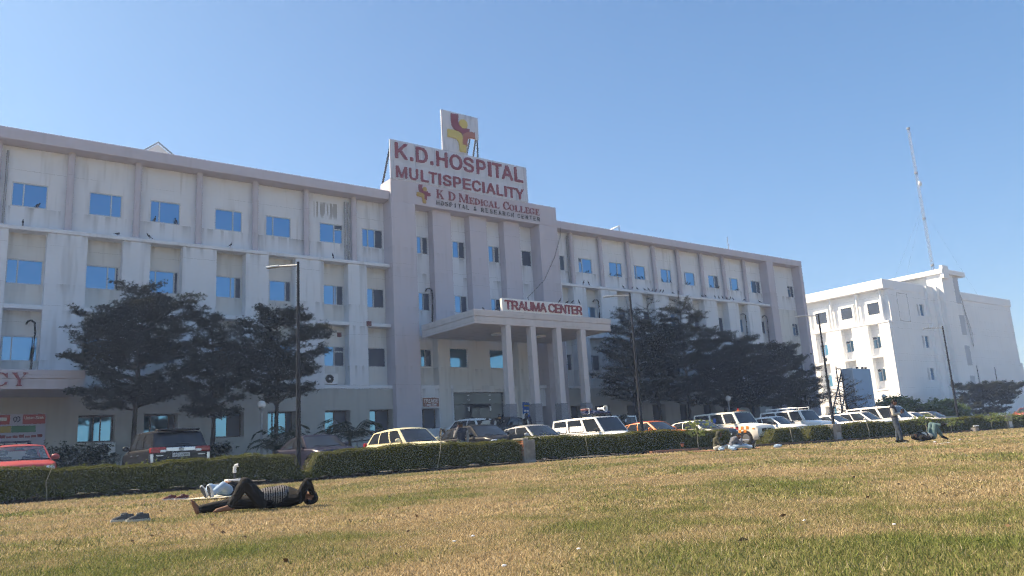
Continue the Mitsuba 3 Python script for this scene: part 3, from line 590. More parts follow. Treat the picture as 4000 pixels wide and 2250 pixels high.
def make_car(c):
    """c: L W H belt hood ws0 ws1 rt rb (x of the windscreen foot and head, of the rear window head and foot), wr roof half width, win: side window spans"""
    L, W, H = c['L'], c['W'], c['H']; belt, hood = c['belt'], c['hood']; hw = W/2
    ws0, ws1, rt, rb = c['ws0'], c['ws1'], c['rt'], c['rb']; wr = c.get('wr', .74)*hw; trunk = c.get('trunk', belt); box_ = c.get('boxy', 0.)
    P = Prefab(); paint = c['paint']
    # lower body
    def top(x):
        xs = [-L, -L+.12, rb-.02, rb+.25, ws0-.25, ws0+.02, -.55, -.12, 0]
        zs = [trunk-.13, trunk-.03, trunk, belt, belt, belt-.02, hood+.02, hood-.07, hood-.22]
        return np.interp(x, xs, zs)
    def half(x):
        f = np.clip(-x/.55, 0, 1); r = np.clip((x+L)/.4, 0, 1); k = 1 - box_*.7
        return hw*(1 - .26*k*(1-f)**2.2 - .12*k*(1-r)**2.2)
    xs = np.unique(np.concatenate([np.linspace(-L, 0, 40), [-.03, -.08, -.15, -.25, -L+.03, -L+.08, -L+.15]]))
    sec = []
    for x in xs:
        t, w = top(x), half(x)
        zb = .22 + .10*max(0, 1 + x/.35)*(x > -.35) + .1*max(0, 1-(x+L)/.35)*(x < -L+.35)
        pts = [(0, zb), (w*.86, zb), (w*.97, zb+.10), (w*1.0, zb+.30), (w*1.0, .5*(zb+t)+.12), (w*.985, t-.10), (w*.955, t-.03), (w*.88, t), (w*.5, t+.025), (0, t+.035)]
        half_ = np.array(pts); full = np.vstack([half_, half_[-2:0:-1]*[-1, 1]])
        sec.append(np.column_stack([np.full(len(full), x), full]))
    n = len(sec[0]); v = np.vstack(sec); f = []
    for a in range(len(sec)-1):
        for b in range(n):
            f.append((a*n+b, (a+1)*n+b, (a+1)*n+(b+1) % n, a*n+(b+1) % n))
    f = np.array(f); f = np.vstack([f[:, [0, 1, 2]], f[:, [0, 2, 3]]])
    caps = []
    for a, s in ((0, 1), (len(sec)-1, -1)):
        cidx = len(v); v = np.vstack([v, sec[a].mean(0)])
        for b in range(n): caps.append((a*n+b, a*n+(b+1) % n, cidx) if s > 0 else (a*n+(b+1) % n, a*n+b, cidx))
    f = np.vstack([f, caps])
    body = m3.Manifold(m3.Mesh(v.astype(np.float32), f.astype(np.uint32)))
    if body.volume() < 0: body = m3.Manifold(m3.Mesh(v.astype(np.float32), f[:, ::-1].astype(np.uint32)))
    wrad = c.get('wheel', .31); xf, xr = -c.get('front', .82), -L + c.get('back', .75)
    for x in (xf, xr):
        for s in (-1, 1):
            cyl = m3.Manifold.cylinder(.34, wrad+.06, wrad+.06, 28, True).rotate([90, 0, 0]).translate([x, s*(hw-.12), wrad])
            body = body - cyl
    P.add('body', trimesh.Trimesh(*[np.array(q) for q in (body.to_mesh().vert_properties[:, :3], body.to_mesh().tri_verts)], process=False), paint, 35)
    # greenhouse
    wb = hw*.90; zt = H - .055; bul = .045*(1-box_); drop = .075*(1-box_)
    if c.get('wb'): wb = hw*c['wb']
    def side(sg):
        def fn(u, vv):
            xb = ws0 + (rb - ws0)*u; xt = ws1 + (rt - ws1)*u
            x = xb + (xt-xb)*vv; y = (wb + (wr-wb)*vv) + bul*np.sin(PI*vv)*4*u*(1-u) + .02*4*u*(1-u)
            return np.stack([x, sg*y, belt - .01 + (zt-belt+.01 - drop*u**2.2)*vv], -1)
        return fn
    def front(s0, s1, bow):
        def fn(u, vv):
            x = s0 + (s1-s0)*vv + bow*(1-u*u); y = u*(wb + (wr-wb)*vv)
            return np.stack([x, y, belt - .01 + (zt-belt+.01 - (drop if bow < 0 else 0))*vv + .018*(1-u*u)*vv], -1)
        return fn
    gh = MB(); wins = []
    for sg in (-1, 1):
        fn = side(sg); spans = c['win']; vb, vt = .07, .90
        grid_patch(gh, fn, 0, 1, 0, vb, 8, 1, sg > 0); grid_patch(gh, fn, 0, 1, vt, 1, 8, 1, sg > 0)
        ed = [0] + [q for s_ in spans for q in s_] + [1]
        for k in range(0, len(ed), 2):
            if ed[k+1]-ed[k] > .004: grid_patch(gh, fn, ed[k], ed[k+1], vb, vt, 2, 3, sg > 0)
        for k, (a, b) in enumerate(spans):
            m = MB(); g = lambda u, vv, fn=fn, sg=sg: fn(u, vv) - np.array([0, sg*.014, 0]); grid_patch(m, g, a-.004, b+.004, vb-.01, vt+.01, 4, 3, sg > 0)
            wins.append(('side_window', m, c.get('sideglass', 'glass_dark')))
    for nm, s0, s1, bow in (('windscreen', ws0, ws1, .10*(1-.6*box_)), ('rear_window', rb, rt, -.06*(1-.5*box_))):
        fn = front(s0, s1, bow); fl = bow < 0; ub = .93
        lo_, hi_ = (.04, .95) if nm == 'windscreen' else (.12, .90)
        grid_patch(gh, fn, -1, 1, 0, lo_, 10, 1, fl); grid_patch(gh, fn, -1, 1, hi_, 1, 10, 1, fl)
        grid_patch(gh, fn, -1, -ub, lo_, hi_, 1, 3, fl); grid_patch(gh, fn, ub, 1, lo_, hi_, 1, 3, fl)
        m = MB(); g = lambda u, vv, fn=fn, b=bow: fn(u, vv) - np.array([math.copysign(.012, b), 0, .004]); grid_patch(m, g, -ub-.01, ub+.01, lo_-.01, hi_+.01, 10, 4, fl)
        wins.append((nm, m, c.get('frontglass', 'glass_dark') if nm == 'windscreen' else c.get('rearglass', 'glass_dark')))
    ff, fr = front(ws0, ws1, .10*(1-.6*box_)), front(rb, rt, -.06*(1-.5*box_))
    def roof(u, vv):
        a, b = ff(u, np.ones_like(u)), fr(u, np.ones_like(u))
        p = a + (b-a)*vv[..., None]
        p[..., 2] += (.045 + .015*(1-box_))*(1-u*u*u*u)*np.sin(PI*np.clip(vv, 0, 1))**.6 + drop*(vv - vv**2.2)
        p[..., 1] += np.sign(u)*.02*4*vv*(1-vv)*np.abs(u)
        return p
    rf_ = MB(); grid_patch(rf_, roof, -1, 1, 0, 1, 12, 12, False)
    P.add('cabin', gh, c.get('cabin_paint', paint), 30); P.add('roof', rf_, c.get('roof_paint', paint), 40)
    for nm, m, mt in wins: P.add(nm, m, mt, True)
    # interior
    P.add('dashboard', MB().bbox(ws0-.75, ws0-.02, -wb*.92, wb*.92, belt-.20, belt-.012+.035, .03), 'interior')
    if c.get('frontglass'): P.add('cabin_floor', MB().box(rb+.06, ws0-.04, -wb*.95, wb*.95, belt+.036, belt+.048), 'interior')
    m = MB()
    for x in np.arange(ws0-1.25, rb+.55, -.95)[:3]:
        for s in (-1, 1):
            m.bbox(x-.14, x, s*.36-.23, s*.36+.23, belt-.1, belt+.17, .05); m.bbox(x-.13, x-.03, s*.36-.13, s*.36+.13, belt+.19, belt+.36, .05)
    P.add('seat', m, c.get('seats', 'seat_fabric'))
    # wheels
    for x in (xf, xr):
        for s in (-1, 1):
            y0, y1 = s*(hw-.20), s*(hw-.01)
            path = 'wheel' if (x, s) == (xf, -1) else 'wheel_%d%d' % (x == xr, s > 0)
            P.parts.append((path, mikit.ply(MB().tube([(x, y0, wrad), (x, (y0+y1)/2, wrad), (x, y1, wrad)], [wrad*.97, wrad, wrad*.96], 24).mesh(), 'tyre', smooth=40), 'tyre'))
            P.parts.append((path + '/rim', mikit.ply(MB().tube([(x, y1-s*.01, wrad), (x, y1+s*.008, wrad)], [wrad*.66, wrad*.62], 16).mesh(), 'rim'), 'rim'))
    # lights, grille, bumper, mirrors, plates, wiper, handles
    zf = hood - .17
    for s in (-1, 1):
        P.add('headlight', MB().ball((-.20, s*hw*.70, zf), (.17, .17, .085), 2), 'headlight', True)
        P.add('taillight', MB().ball((-L+.10, s*hw*.80, belt-.18 if not box_ else .75), (.11, .12, .17), 2), 'taillight', True)
        my = s*(wb+.13)
        m = MB().ball((ws0-.34, my, belt+.09), (.075, .115, .085), 2); m.bbox(ws0-.36, ws0-.28, min(s*wb*.97, my), max(s*wb*.97, my), belt+.02, belt+.06, .01)
        P.add('mirror', m, c.get('mirror', paint), True)
        for x in c.get('doors', (-.0, )) or ():
            P.add('door_handle', MB().bbox(x-.1, x+.1, s*half(x)*1.0-.012, s*half(x)*1.0+.022, belt-.20, belt-.165, .008), 'chrome' if c.get('chrome') else paint)
    P.add('grille', MB().bbox(-.08, .015, -hw*.5, hw*.5, hood-.40, hood-.22, .02), 'trim_black')
    P.add('badge', MB().tube([(.0, 0, hood-.30), (.028, 0, hood-.30)], .055, 14), 'chrome')
    P.add('bumper', MB().bbox(-.12, .03, -hw*.78, hw*.78, .30, .46, .04), 'trim_black' if box_ else paint)
    P.add('number_plate', MB().bbox(.0, .045, -.25, .25, .36, .46, .004), c.get('plate', 'plate_white'))
    P.add('wiper', MB().tube([(ws0+.10*(1-.6*box_)+.02, -.1, belt+.03), (ws0+.06, .5, belt+.055)], .012, 5), 'trim_black')
    P.add('wiper', MB().tube([(ws0+.08*(1-.6*box_)+.02, .0, belt+.03), (ws0+.06, -.52, belt+.055)], .012, 5), 'trim_black')
    P.add('inside_mirror', MB().bbox(ws1-.02, ws1+.05, -.11, .11, H-.17, H-.11, .01), 'interior')
    c['dims'] = (zf, hw, wb)
    return P
HATCH = dict(L=3.85, W=1.70, H=1.50, belt=1.0, hood=.94, ws0=-.98, ws1=-1.70, rt=-3.22, rb=-3.72, win=[(.05, .42), (.45, .76), (.79, .93)], doors=(-1.9, -2.7))
SEDAN = dict(L=4.40, W=1.72, H=1.46, belt=.98, hood=.92, ws0=-1.15, ws1=-1.85, rt=-3.15, rb=-3.85, trunk=1.02, win=[(.06, .46), (.49, .86)], doors=(-2.1, -3.0))
SUVC = dict(L=4.30, W=1.80, H=1.62, belt=1.10, hood=1.06, ws0=-1.05, ws1=-1.76, rt=-3.68, rb=-4.18, win=[(.05, .39), (.42, .74), (.77, .95)], wheel=.34, doors=(-2.0, -2.9))
MPV = dict(L=4.40, W=1.68, H=1.60, belt=1.0, hood=.95, ws0=-.95, ws1=-1.72, rt=-3.82, rb=-4.28, win=[(.05, .33), (.36, .64), (.67, .95)], doors=(-2.0, -2.95))
JEEP = dict(L=4.36, W=1.74, H=1.84, belt=1.16, hood=1.06, ws0=-1.10, ws1=-1.48, rt=-4.25, rb=-4.32, wr=.86, wb=.97, win=[(.05, .27), (.31, .58), (.62, .96)], boxy=1., wheel=.36, mirror='trim_black', doors=(-2.1, -2.9), front=.75)
VAN = dict(L=4.2, W=1.66, H=1.80, belt=1.06, hood=.98, ws0=-.62, ws1=-1.22, rt=-4.08, rb=-4.17, wr=.86, wb=.96, win=[(.04, .30), (.35, .64), (.68, .96)], boxy=.8, wheel=.30, mirror='trim_black', doors=(-1.7, -2.6), front=.65)
PRK = .12
def park(P, name, label, x, y=25.7, rot=-90, cat='car', **kw): return P.put(name, label, cat, at(x, y, PRK, rot), **kw)
GP = 'vehicles parked nose to the hedge in front of the hospital'
# -- red hatchback with light windows, at the left edge
P = make_car({**HATCH, 'paint': 'paint_red', 'frontglass': 'car_glass', 'rearglass': 'car_glass', 'sideglass': 'car_glass'})
park(P, 'parked_car', 'red hatchback with clear windscreen at the left edge of the row', 2.33, 25.75, group=GP)
# -- black people carrier seen from behind
IN = {**MPV, 'L': 4.73, 'W': 1.83, 'H': 1.81, 'belt': 1.20, 'hood': 1.10, 'paint': 'paint_black', 'wr': .80, 'rt': -4.25, 'rb': -4.66, 'trunk': 1.23, 'wheel': .35, 'chrome': 1}
P = make_car(IN); hw = .915
P.parts = [q for q in P.parts if not q[0].startswith('taillight')]
for s in (-1, 1):
    P.add('taillight', MB().bbox(-4.76, -4.50, min(s*.44, s*.90), max(s*.44, s*.90), 1.04, 1.21, .03), 'taillight')
    P.add('reverse_light', MB().bbox(-4.77, -4.6, min(s*.45, s*.62), max(s*.45, s*.62), 1.05, 1.13, .01), 'headlight')
    P.add('corner_trim', MB().bbox(-4.74, -4.6, min(s*.80, s*.90), max(s*.80, s*.90), .74, 1.02, .02), 'chrome')
    P.add('lower_mark', MB().bbox(-4.755, -4.7, min(s*.52, s*.74), max(s*.52, s*.74), .94, .97, .005), 'chrome')
P.add('chrome_band', MB().bbox(-4.765, -4.6, -.44, .44, 1.07, 1.20, .015), 'chrome')
em = MB()
for rx, rz in ((.075, .05), (.026, .045)): em.poly(ell(0, 1.135, rx, rz) - ell(0, 1.135, rx-.012, rz-.012), -4.785, -4.76, 'yz')
em.poly(ell(0, 1.157, .05, .022) - ell(0, 1.157, .04, .012), -4.785, -4.76, 'yz')
P.add('emblem', em, 'trim_black')
P.add('number_plate', MB().bbox(-4.79, -4.74, -.26, .26, .90, 1.02, .005), 'plate_white')
tm = meshkit.text_mesh('UP32JY0505', 1., .05, True); v = np.array(tm.vertices); v = (v-v.min(0))/(v.max(0)-v.min(0))
P.add('lettering', trimesh.Trimesh(np.stack([-4.792-.004*v[:, 2], .23-.46*v[:, 0], .925+.07*v[:, 1]], 1), tm.faces, process=False), 'trim_black')
P.add('spoiler', MB().bbox(-4.42, -4.1, -.66, .66, 1.735, 1.80, .025), 'paint_black')
P.add('roof_fin', MB().poly(Polygon([(-4.0, 1.79), (-3.8, 1.79), (-3.97, 1.91)]), -.012, .012), 'trim_black')
P.add('rear_wiper', MB().tube([(-4.71, -.25, 1.28), (-4.69, .1, 1.32)], .012, 5), 'trim_black')
P.put('parked_car', 'black people carrier seen from behind with red tail lights and plate UP32JY0505', 'car', at(6.64, 26.55+4.73-4.73, PRK, 90).translate([4.73, 0, 0]), group=GP)
P = make_car({**SEDAN, 'paint': 'paint_purple'}); park(P, 'parked_car', 'dark purple saloon behind the leftmost lamp post', 11.72, group=GP)
P = make_car({**MPV, 'paint': 'paint_cream'})
for s in (-1, 1): P.add('taillight', MB().bbox(-4.40, -4.2, min(s*.70, s*.83), max(s*.70, s*.83), .85, 1.1, .03), 'taillight')
park(P, 'parked_car', 'cream yellow people carrier between the purple saloon and black estate', 15.55, group=GP)
P = make_car({**SUVC, 'paint': 'paint_charcoal', 'chrome': 1}); park(P, 'parked_car', 'black sport utility car beside the man on the phone', 19.05, group=GP)
P = make_car({**HATCH, 'paint': 'paint_silver', 'H': 1.53}); park(P, 'parked_car', 'grey hatchback just behind the brick pillar', 21.85, group=GP)
# -- white van with a roof light bar and loudspeaker
P = make_car({**VAN, 'paint': 'paint_white', 'sideglass': 'glass_dark', 'L': 4.4, 'rt': -4.28, 'rb': -4.37})
for s in (-1, 1):
    for x, w in ((-2.47, .50), (-3.68, .46)):
        yb, yt = s*.824, s*.788; P.add('curtain', MB().add([(x-w, yb, 1.13), (x+w, yb, 1.13), (x+w, yt, 1.40), (x-w, yt, 1.40), (x-w, yb-s*.006, 1.13), (x+w, yb-s*.006, 1.13), (x+w, yt-s*.006, 1.40), (x-w, yt-s*.006, 1.40)], [(0, 1, 2, 3), (7, 6, 5, 4), (0, 4, 5, 1), (2, 6, 7, 3), (1, 5, 6, 2), (3, 7, 4, 0)]), 'off_white')
for x in (-1.5, -2.3):
    P.add('rack_bar', MB().tube([(x, -.62, 1.90), (x, .62, 1.90)], .025, 6), 'trim_black')
    for y in (-.595, .595): P.add('rack_foot', MB().box(x-.03, x+.03, y-.025, y+.025, 1.76, 1.88), 'trim_black')
P.add('light_bar', MB().bbox(-1.62, -1.40, -.5, .5, 1.93, 2.02, .03), 'navy')
k = park(P, 'ambulance_van', 'white van with curtained side windows and loudspeaker on its roof', 25.72, 25.75, cat='van', group=GP)
sp = thing('loudspeaker', 'white horn loudspeaker on the roof of the white van', 'loudspeaker', at(25.72, 27.15, PRK+1.92, -75))
obj('horn', MB().tube([(-.18, 0, .22), (.02, 0, .22), (.12, 0, .22), (.17, 0, .22)], [.05, .07, .14, .17], 16, False), 'white_paint', sp, smooth=40)
obj('driver', MB().tube([(-.28, 0, .22), (-.18, 0, .22)], .07, 12), 'white_paint', sp); obj('cone', MB().tube([(.03, 0, .22), (.13, 0, .22)], [.05, .06], 10), 'pipe_grey', sp); obj('stand', MB().tube([(-.05, 0, -.02), (-.05, 0, .16)], .02, 6), 'trim_black', sp)
lg = thing('roof_luggage', 'dark bundle with pale stripe strapped on the white van roof', 'luggage', at(25.62, 27.9, PRK+1.94, 0))
obj('bundle', MB().bbox(-.48, .5, -.18, .2, 0, .16, .06), 'grey_cloth' if 'grey_cloth' in scene else 'navy', lg); obj('cover', MB().bbox(-.5, -.1, -.2, .22, .155, .26, .04), 'maroon_dark', lg); obj('strap', MB().bbox(-.3, -.25, -.21, .23, .0, .27, .003), 'off_white', lg)
P = make_car({**HATCH, 'paint': 'paint_orange', 'L': 4.0, 'rb': -3.9, 'rt': -3.2, 'roof_paint': 'paint_brick'}); park(P, 'parked_car', 'bright orange hatchback right of the white van', 29.55, group=GP)
P = make_car({**SEDAN, 'paint': 'paint_grey', 'cabin_paint': 'paint_pearl', 'roof_paint': 'paint_grey', 'mirror': 'paint_silver'}); park(P, 'parked_car', 'grey saloon with pale window pillars nearest the two seated people', 32.72, 25.35, group=GP)
# -- ambulance jeep with checkered side
def ambulance(checks=True, rack=False):
    P = make_car({**JEEP, 'paint': 'paint_ivory' if checks else 'paint_white', 'plate': 'plate_white'})
    for s in (-1, 1):
        y = s*.885
        if checks:
            for i in range(12):
                for j in range(2):
                    if (i + j) % 2: P.add('check_square', MB().box(-.5-.17*i-.165, -.5-.17*i, min(y, y-.012*s), max(y, y-.012*s), .66+.17*j, .82+.17*j), 'signal_red' if i > 3 or (i % 3 == 1 and j) else 'signal_orange')
            m = MB()
            for k in range(3):
                a = k*PI/3
                m.poly(affinity.rotate(sbox(-.035, -.13, .035, .13), 60*k, origin=(0, 0)), 0, .006, 'xz')
            v = np.vstack(m.v); v = np.stack([v[:, 0]-2.75, np.full(len(v), s*.842) + s*v[:, 1], v[:, 2]+1.40], 1)
            P.add('star_of_life', trimesh.Trimesh(v, np.vstack(m.f), process=False), 'cross_blue')
    if checks:
        P.add('beacon', MB().tube([(-1.7, 0, 1.86), (-1.7, 0, 2.0)], .06, 10), 'taillight'); P.add('hood_stripe', MB().bbox(-1.6, -1.45, -.3, .3, 1.872, 1.89, .004), 'signal_orange')
    if rack:
        for y in (-.6, .6): P.add('rack_rail', MB().tube([(-1.7, y, 1.97), (-3.9, y, 1.97)], .028, 6), 'white_paint')
        for x in (-1.72, -2.4, -3.1, -3.88):
            P.add('rack_bar', MB().tube([(x, -.57, 1.97), (x, .57, 1.97)], .02, 6), 'white_paint')
            for y in (-.6, .6): P.add('rack_foot', MB().tube([(x, y, 1.84), (x, y, 1.94)], .02, 5), 'white_paint')
    P.add('indicator', MB().bbox(-.3, -.16, -.86, -.80, .80, .87, .01), 'indicator'); P.add('indicator', MB().bbox(-.3, -.16, .80, .86, .80, .87, .01), 'indicator')
    return P
P = ambulance(); park(P, 'ambulance_jeep', 'ivory ambulance jeep with red and orange checkered side and blue star on window', 36.3, 25.75, cat='ambulance', group=GP)
P = make_car({**HATCH, 'paint': 'paint_white', 'mirror': 'trim_black', 'L': 3.7, 'rt': -3.15, 'rb': -3.55}); park(P, 'parked_car', 'small white hatchback with black mirrors between the two tall white jeeps', 39.75, group=GP)
P = ambulance(False, True); park(P, 'parked_jeep', 'tall white jeep with white roof rack', 42.55, 25.75, cat='jeep', group=GP)
P = make_car({**SEDAN, 'paint': 'paint_white', 'mirror': 'trim_black'}); park(P, 'parked_car', 'white car with black roof mirror just left of the third lamp post', 46.0, group=GP)
P = make_car({**MPV, 'paint': 'paint_pearl'}); park(P, 'parked_car', 'white people carrier between third lamp post and long white van', 49.45, group=GP)
P = make_car({**VAN, 'paint': 'paint_white', 'L': 4.6, 'H': 1.92, 'rt': -4.5, 'rb': -4.57, 'ws1': -1.3}); park(P, 'parked_van', 'long white van behind the standing man', 52.8, 25.75, cat='van', group=GP)
P = make_car({**SEDAN, 'paint': 'paint_white'}); park(P, 'parked_car', 'white saloon right of the standing man', 56.1, group=GP)
P = make_car({**SEDAN, 'paint': 'paint_navy_blue'}); park(P, 'parked_car', 'dark blue saloon last in the row along the hedge', 58.9, group=GP)
P = make_car({**HATCH, 'paint': 'paint_brick'}); P.put('parked_car', 'brick red car parked further back beneath the green shrubs', 'car', at(66.8, 31.5, PRK, 200), group='cars parked further back')
P = make_car({**SUVC, 'paint': 'paint_brick', 'roof_paint': 'paint_charcoal'}); P.put('parked_car', 'dark red car with black roof at the far right edge', 'car', at(85.5, 31.8, PRK, 175), group='cars parked further back')
# -- at the entrance
P = make_car({**MPV, 'paint': 'paint_white'}); P.put('parked_car', 'white car with open tailgate at the hospital entrance', 'car', at(25.5, 40.5, .90, 90), group='cars at the entrance')
P = make_car({**HATCH, 'paint': 'paint_charcoal'}); P.put('parked_car', 'dark car standing left of the white car at the entrance', 'car', at(24.0, 34.6, .90, 200), group='cars at the entrance')
P = make_car({**VAN, 'paint': 'paint_white', 'H': 1.95}); P.put('parked_van', 'white van standing close to the wall behind the portico', 'van', at(33.1, 36.9, .42, 180), group='cars at the entrance')
# ------------------------------------------------------------------ vegetation
rng = np.random.default_rng(7)
def leaf_bsdf(k, c, trans=.6, var=.35, sc=3.):
    def fn(p, n, uv):
        f = noise(p.x*sc, p.y*sc, p.z*sc)*.6 + noise(p.x*sc*9, p.y*sc*9, p.z*sc*9)*.4
        return mi.Color3f(c)*(1 - var + 2*var*f)
    scene[k] = {'type': 'principledthin', 'base_color': proc(fn), 'roughness': .6, 'diff_trans': trans, 'spec_trans': 0.}
leaf_bsdf('leaf_dark', (.044, .050, .040), .35)
leaf_bsdf('leaf_sparse', (.066, .068, .055), .4)
leaf_bsdf('leaf_hedge', (.105, .112, .028), .45, .3, 6.)
leaf_bsdf('leaf_green', (.10, .14, .035), .9, .45)
leaf_bsdf('leaf_palm', (.035, .048, .032), .4)
leaf_bsdf('leaf_lit', (.16, .20, .06), 1., .4)
def bark_c(p, n, uv):
    f = fbm(p.x*14, p.y*14, p.z*3, 3)
    return mix((.075, .062, .05), (.035, .03, .027), f)
diffuse('bark', bark_c)
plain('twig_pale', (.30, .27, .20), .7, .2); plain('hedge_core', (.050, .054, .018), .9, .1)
def quads(c, a, b):
    """leaf faces: centres c, half axes a and b (n x 3); a lozenge of four points"""
    v = np.stack([c - a, c + b*.9, c + a, c - b*.9], 1).reshape(-1, 3)
    i = np.arange(len(c))[:, None]*4
    return v, np.vstack([i + [0, 1, 2], i + [0, 2, 3]])
def leaf_cloud(c, size, flat=.5, r=rng):
    """leaf faces round the points c, lying more or less flat"""
    n = len(c); th = r.uniform(0, 2*PI, n); s = size*r.uniform(.6, 1.35, n)
    up = np.stack([r.normal(0, 1, n)*(1-flat), r.normal(0, 1, n)*(1-flat), np.ones(n)*(.35+flat)], 1); up /= np.linalg.norm(up, axis=1, keepdims=True)
    a = np.stack([np.cos(th), np.sin(th), np.zeros(n)], 1); a -= up*(a*up).sum(1, keepdims=True); a /= np.linalg.norm(a, axis=1, keepdims=True)
    b = np.cross(up, a)
    return quads(c, a*s[:, None], b*(s*.55)[:, None])

def tiered_tree(seed, h, r, trunk0, tiers, leaves, leaf, bare=0., rt=.13, tip=.25):
    """trunk with whorled, nearly level limbs; leaves lie in flat sprays along the twigs"""
    q = np.random.default_rng(seed); wood = MB(); twigs = MB(); pts = []
    zs = np.linspace(0, h, 9); wob = np.cumsum(q.normal(0, .04, (9, 2)), 0); wob -= wob[0]
    axis = np.column_stack([wob, zs]); wood.tube(axis, np.linspace(rt, .018, 9), 9)
    at_ = lambda z: np.array([np.interp(z, zs, axis[:, 0]), np.interp(z, zs, axis[:, 1]), z])
    for k in range(tiers):
        t = (k+.3)/tiers; z = trunk0 + (h-trunk0)*.97*t**.92
        R = r*(np.sin(PI*np.clip(.26+.72*t, 0, 1))**.7*.92 + .08)*q.uniform(.75, 1.2)
        nb = int(q.integers(5, 8)); a0 = q.uniform(0, 2*PI)
        for j in range(nb):
            a = a0 + 2*PI*j/nb + q.normal(0, .25); L = R*q.uniform(.6, 1.18); rise = q.uniform(.05, .50)*L
            base = at_(max(z + q.uniform(-.22, .22), trunk0*.85)); d = np.array([math.cos(a), math.sin(a), 0])
            s = np.linspace(0, 1, 6)[:, None]
            br = base + d*L*s + np.array([0, 0, rise])*(s**.75) + np.concatenate([np.zeros((1, 3)), np.cumsum(q.normal(0, .035, (5, 3))*L*.6, 0)])
            wood.tube(br, np.linspace(.045*(1-t*.5), .008, 6), 5, False)
            side = np.array([-d[1], d[0], 0])
            nt = int(5 + L*3.2)
            for w in range(nt):
                u = q.uniform(.22, 1.0); p0 = np.array([np.interp(u, s[:, 0], br[:, m_]) for m_ in range(3)])
                tl = (.28 + .55*(1-u))*min(L, 2.2)*q.uniform(.5, 1.1)*.8
                dd = d*q.uniform(.2, .8) + side*q.choice([-1, 1])*q.uniform(.35, 1.) + np.array([0, 0, q.uniform(-.15, .55)])
                dd /= np.linalg.norm(dd); p1 = p0 + dd*tl
                twigs.tube([p0, (p0+p1)/2 + [0, 0, .02], p1], [.009, .007, .004], 3, False)
                if q.uniform() < bare*np.clip((t-.42)/.3, .08, 1.7): continue
                m = max(3, int(leaves*tl*q.uniform(.6, 1.3)))
                uu = q.uniform(.1, 1.12, m)[:, None]
                pts.append(p0 + (p1-p0)*uu + q.normal(0, 1, (m, 3))*np.array([.12, .12, .055]))
    for _ in range(6):
        z = h*q.uniform(.88, 1.); b = at_(z); a = q.uniform(0, 2*PI)
        twigs.tube([b, b + np.array([math.cos(a)*.2, math.sin(a)*.2, tip+.2])], [.012, .004], 3, False)
    c = np.vstack(pts)
    return wood, twigs, MB().add(*leaf_cloud(c, leaf, .58, q))
def plant_tree(label, x, y, z, args, mat, group=None, name='shade_tree', rot=0):
    wood, twigs, crown = tiered_tree(*args[:7], **args[7])
    k = thing(name, label, 'tree', at(x, y, z, rot), group)
    obj('trunk', wood, 'bark', k, smooth=50); obj('twigs', twigs, 'bark', k, kind='stuff'); obj('crown', crown, mat, k, kind='stuff')
GT = 'dark layered trees in front of the hospital'
plant_tree('broad dark layered tree, the largest, at left behind the black people carrier', 7.3, 37.2, .3, (11, 8.3, 2.55, 2.9, 10, 150, .075, {}), 'leaf_dark', GT)
plant_tree('dark layered tree in the middle of the left three, forking low', 10.6, 37.2, .3, (12, 7.4, 1.75, 2.4, 9, 150, .075, {}), 'leaf_dark', GT)
plant_tree('dark layered tree right of the left three, beside the lamp post', 13.55, 37.2, .3, (23, 7.9, 2.2, 2.9, 9, 140, .075, {}), 'leaf_dark', GT)
plant_tree('thin half bare tree next to the portico with leafy tufts on its left', 38.3, 37.2, .3, (14, 9.6, 2.9, 2.8, 12, 95, .066, {'bare': .45, 'tip': .5}), 'leaf_dark', GT)
plant_tree('tall half bare tree behind the second lamp post, second from the portico', 41.0, 37.6, .3, (15, 10.3, 2.7, 2.8, 12, 125, .07, {'bare': .55, 'tip': .6}), 'leaf_dark', GT)
plant_tree('tallest half bare tree with twiggy top, third from the portico', 44.1, 37.6, .3, (16, 10.7, 2.8, 2.6, 12, 150, .072, {'bare': .52, 'tip': .7}), 'leaf_dark', GT)
plant_tree('dense dark tree behind the ivory ambulance jeep', 48.0, 37.4, .3, (17, 8.3, 2.7, 2.4, 10, 160, .075, {}), 'leaf_dark', GT)
plant_tree('dense dark tree second from the right end of the hospital', 51.2, 37.6, .3, (18, 8.1, 2.6, 2.2, 10, 160, .075, {}), 'leaf_dark', GT)
plant_tree('dense dark tree nearest the right end of the hospital', 54.6, 37.3, .3, (19, 7.6, 2.5, 2.0, 10, 155, .075, {}), 'leaf_dark', GT)
plant_tree('low dark tree at the foot of the last dense tree', 57.2, 36.6, .3, (20, 5.2, 1.9, 1.8, 6, 140, .07, {'bare': .15}), 'leaf_dark', GT)
plant_tree('small bare twiggy tree in front of the white building beside the blue board', 58.2, 33.6, .12, (21, 4.7, 1.9, 1.2, 7, 14, .06, {'bare': .35}), 'leaf_sparse', None, 'bare_tree')
plant_tree('dark rounded tree at the far right edge', 92.0, 37.0, .12, (24, 4.3, 4.3, 1.0, 7, 150, .10, {}), 'leaf_dark', None, 'round_tree')

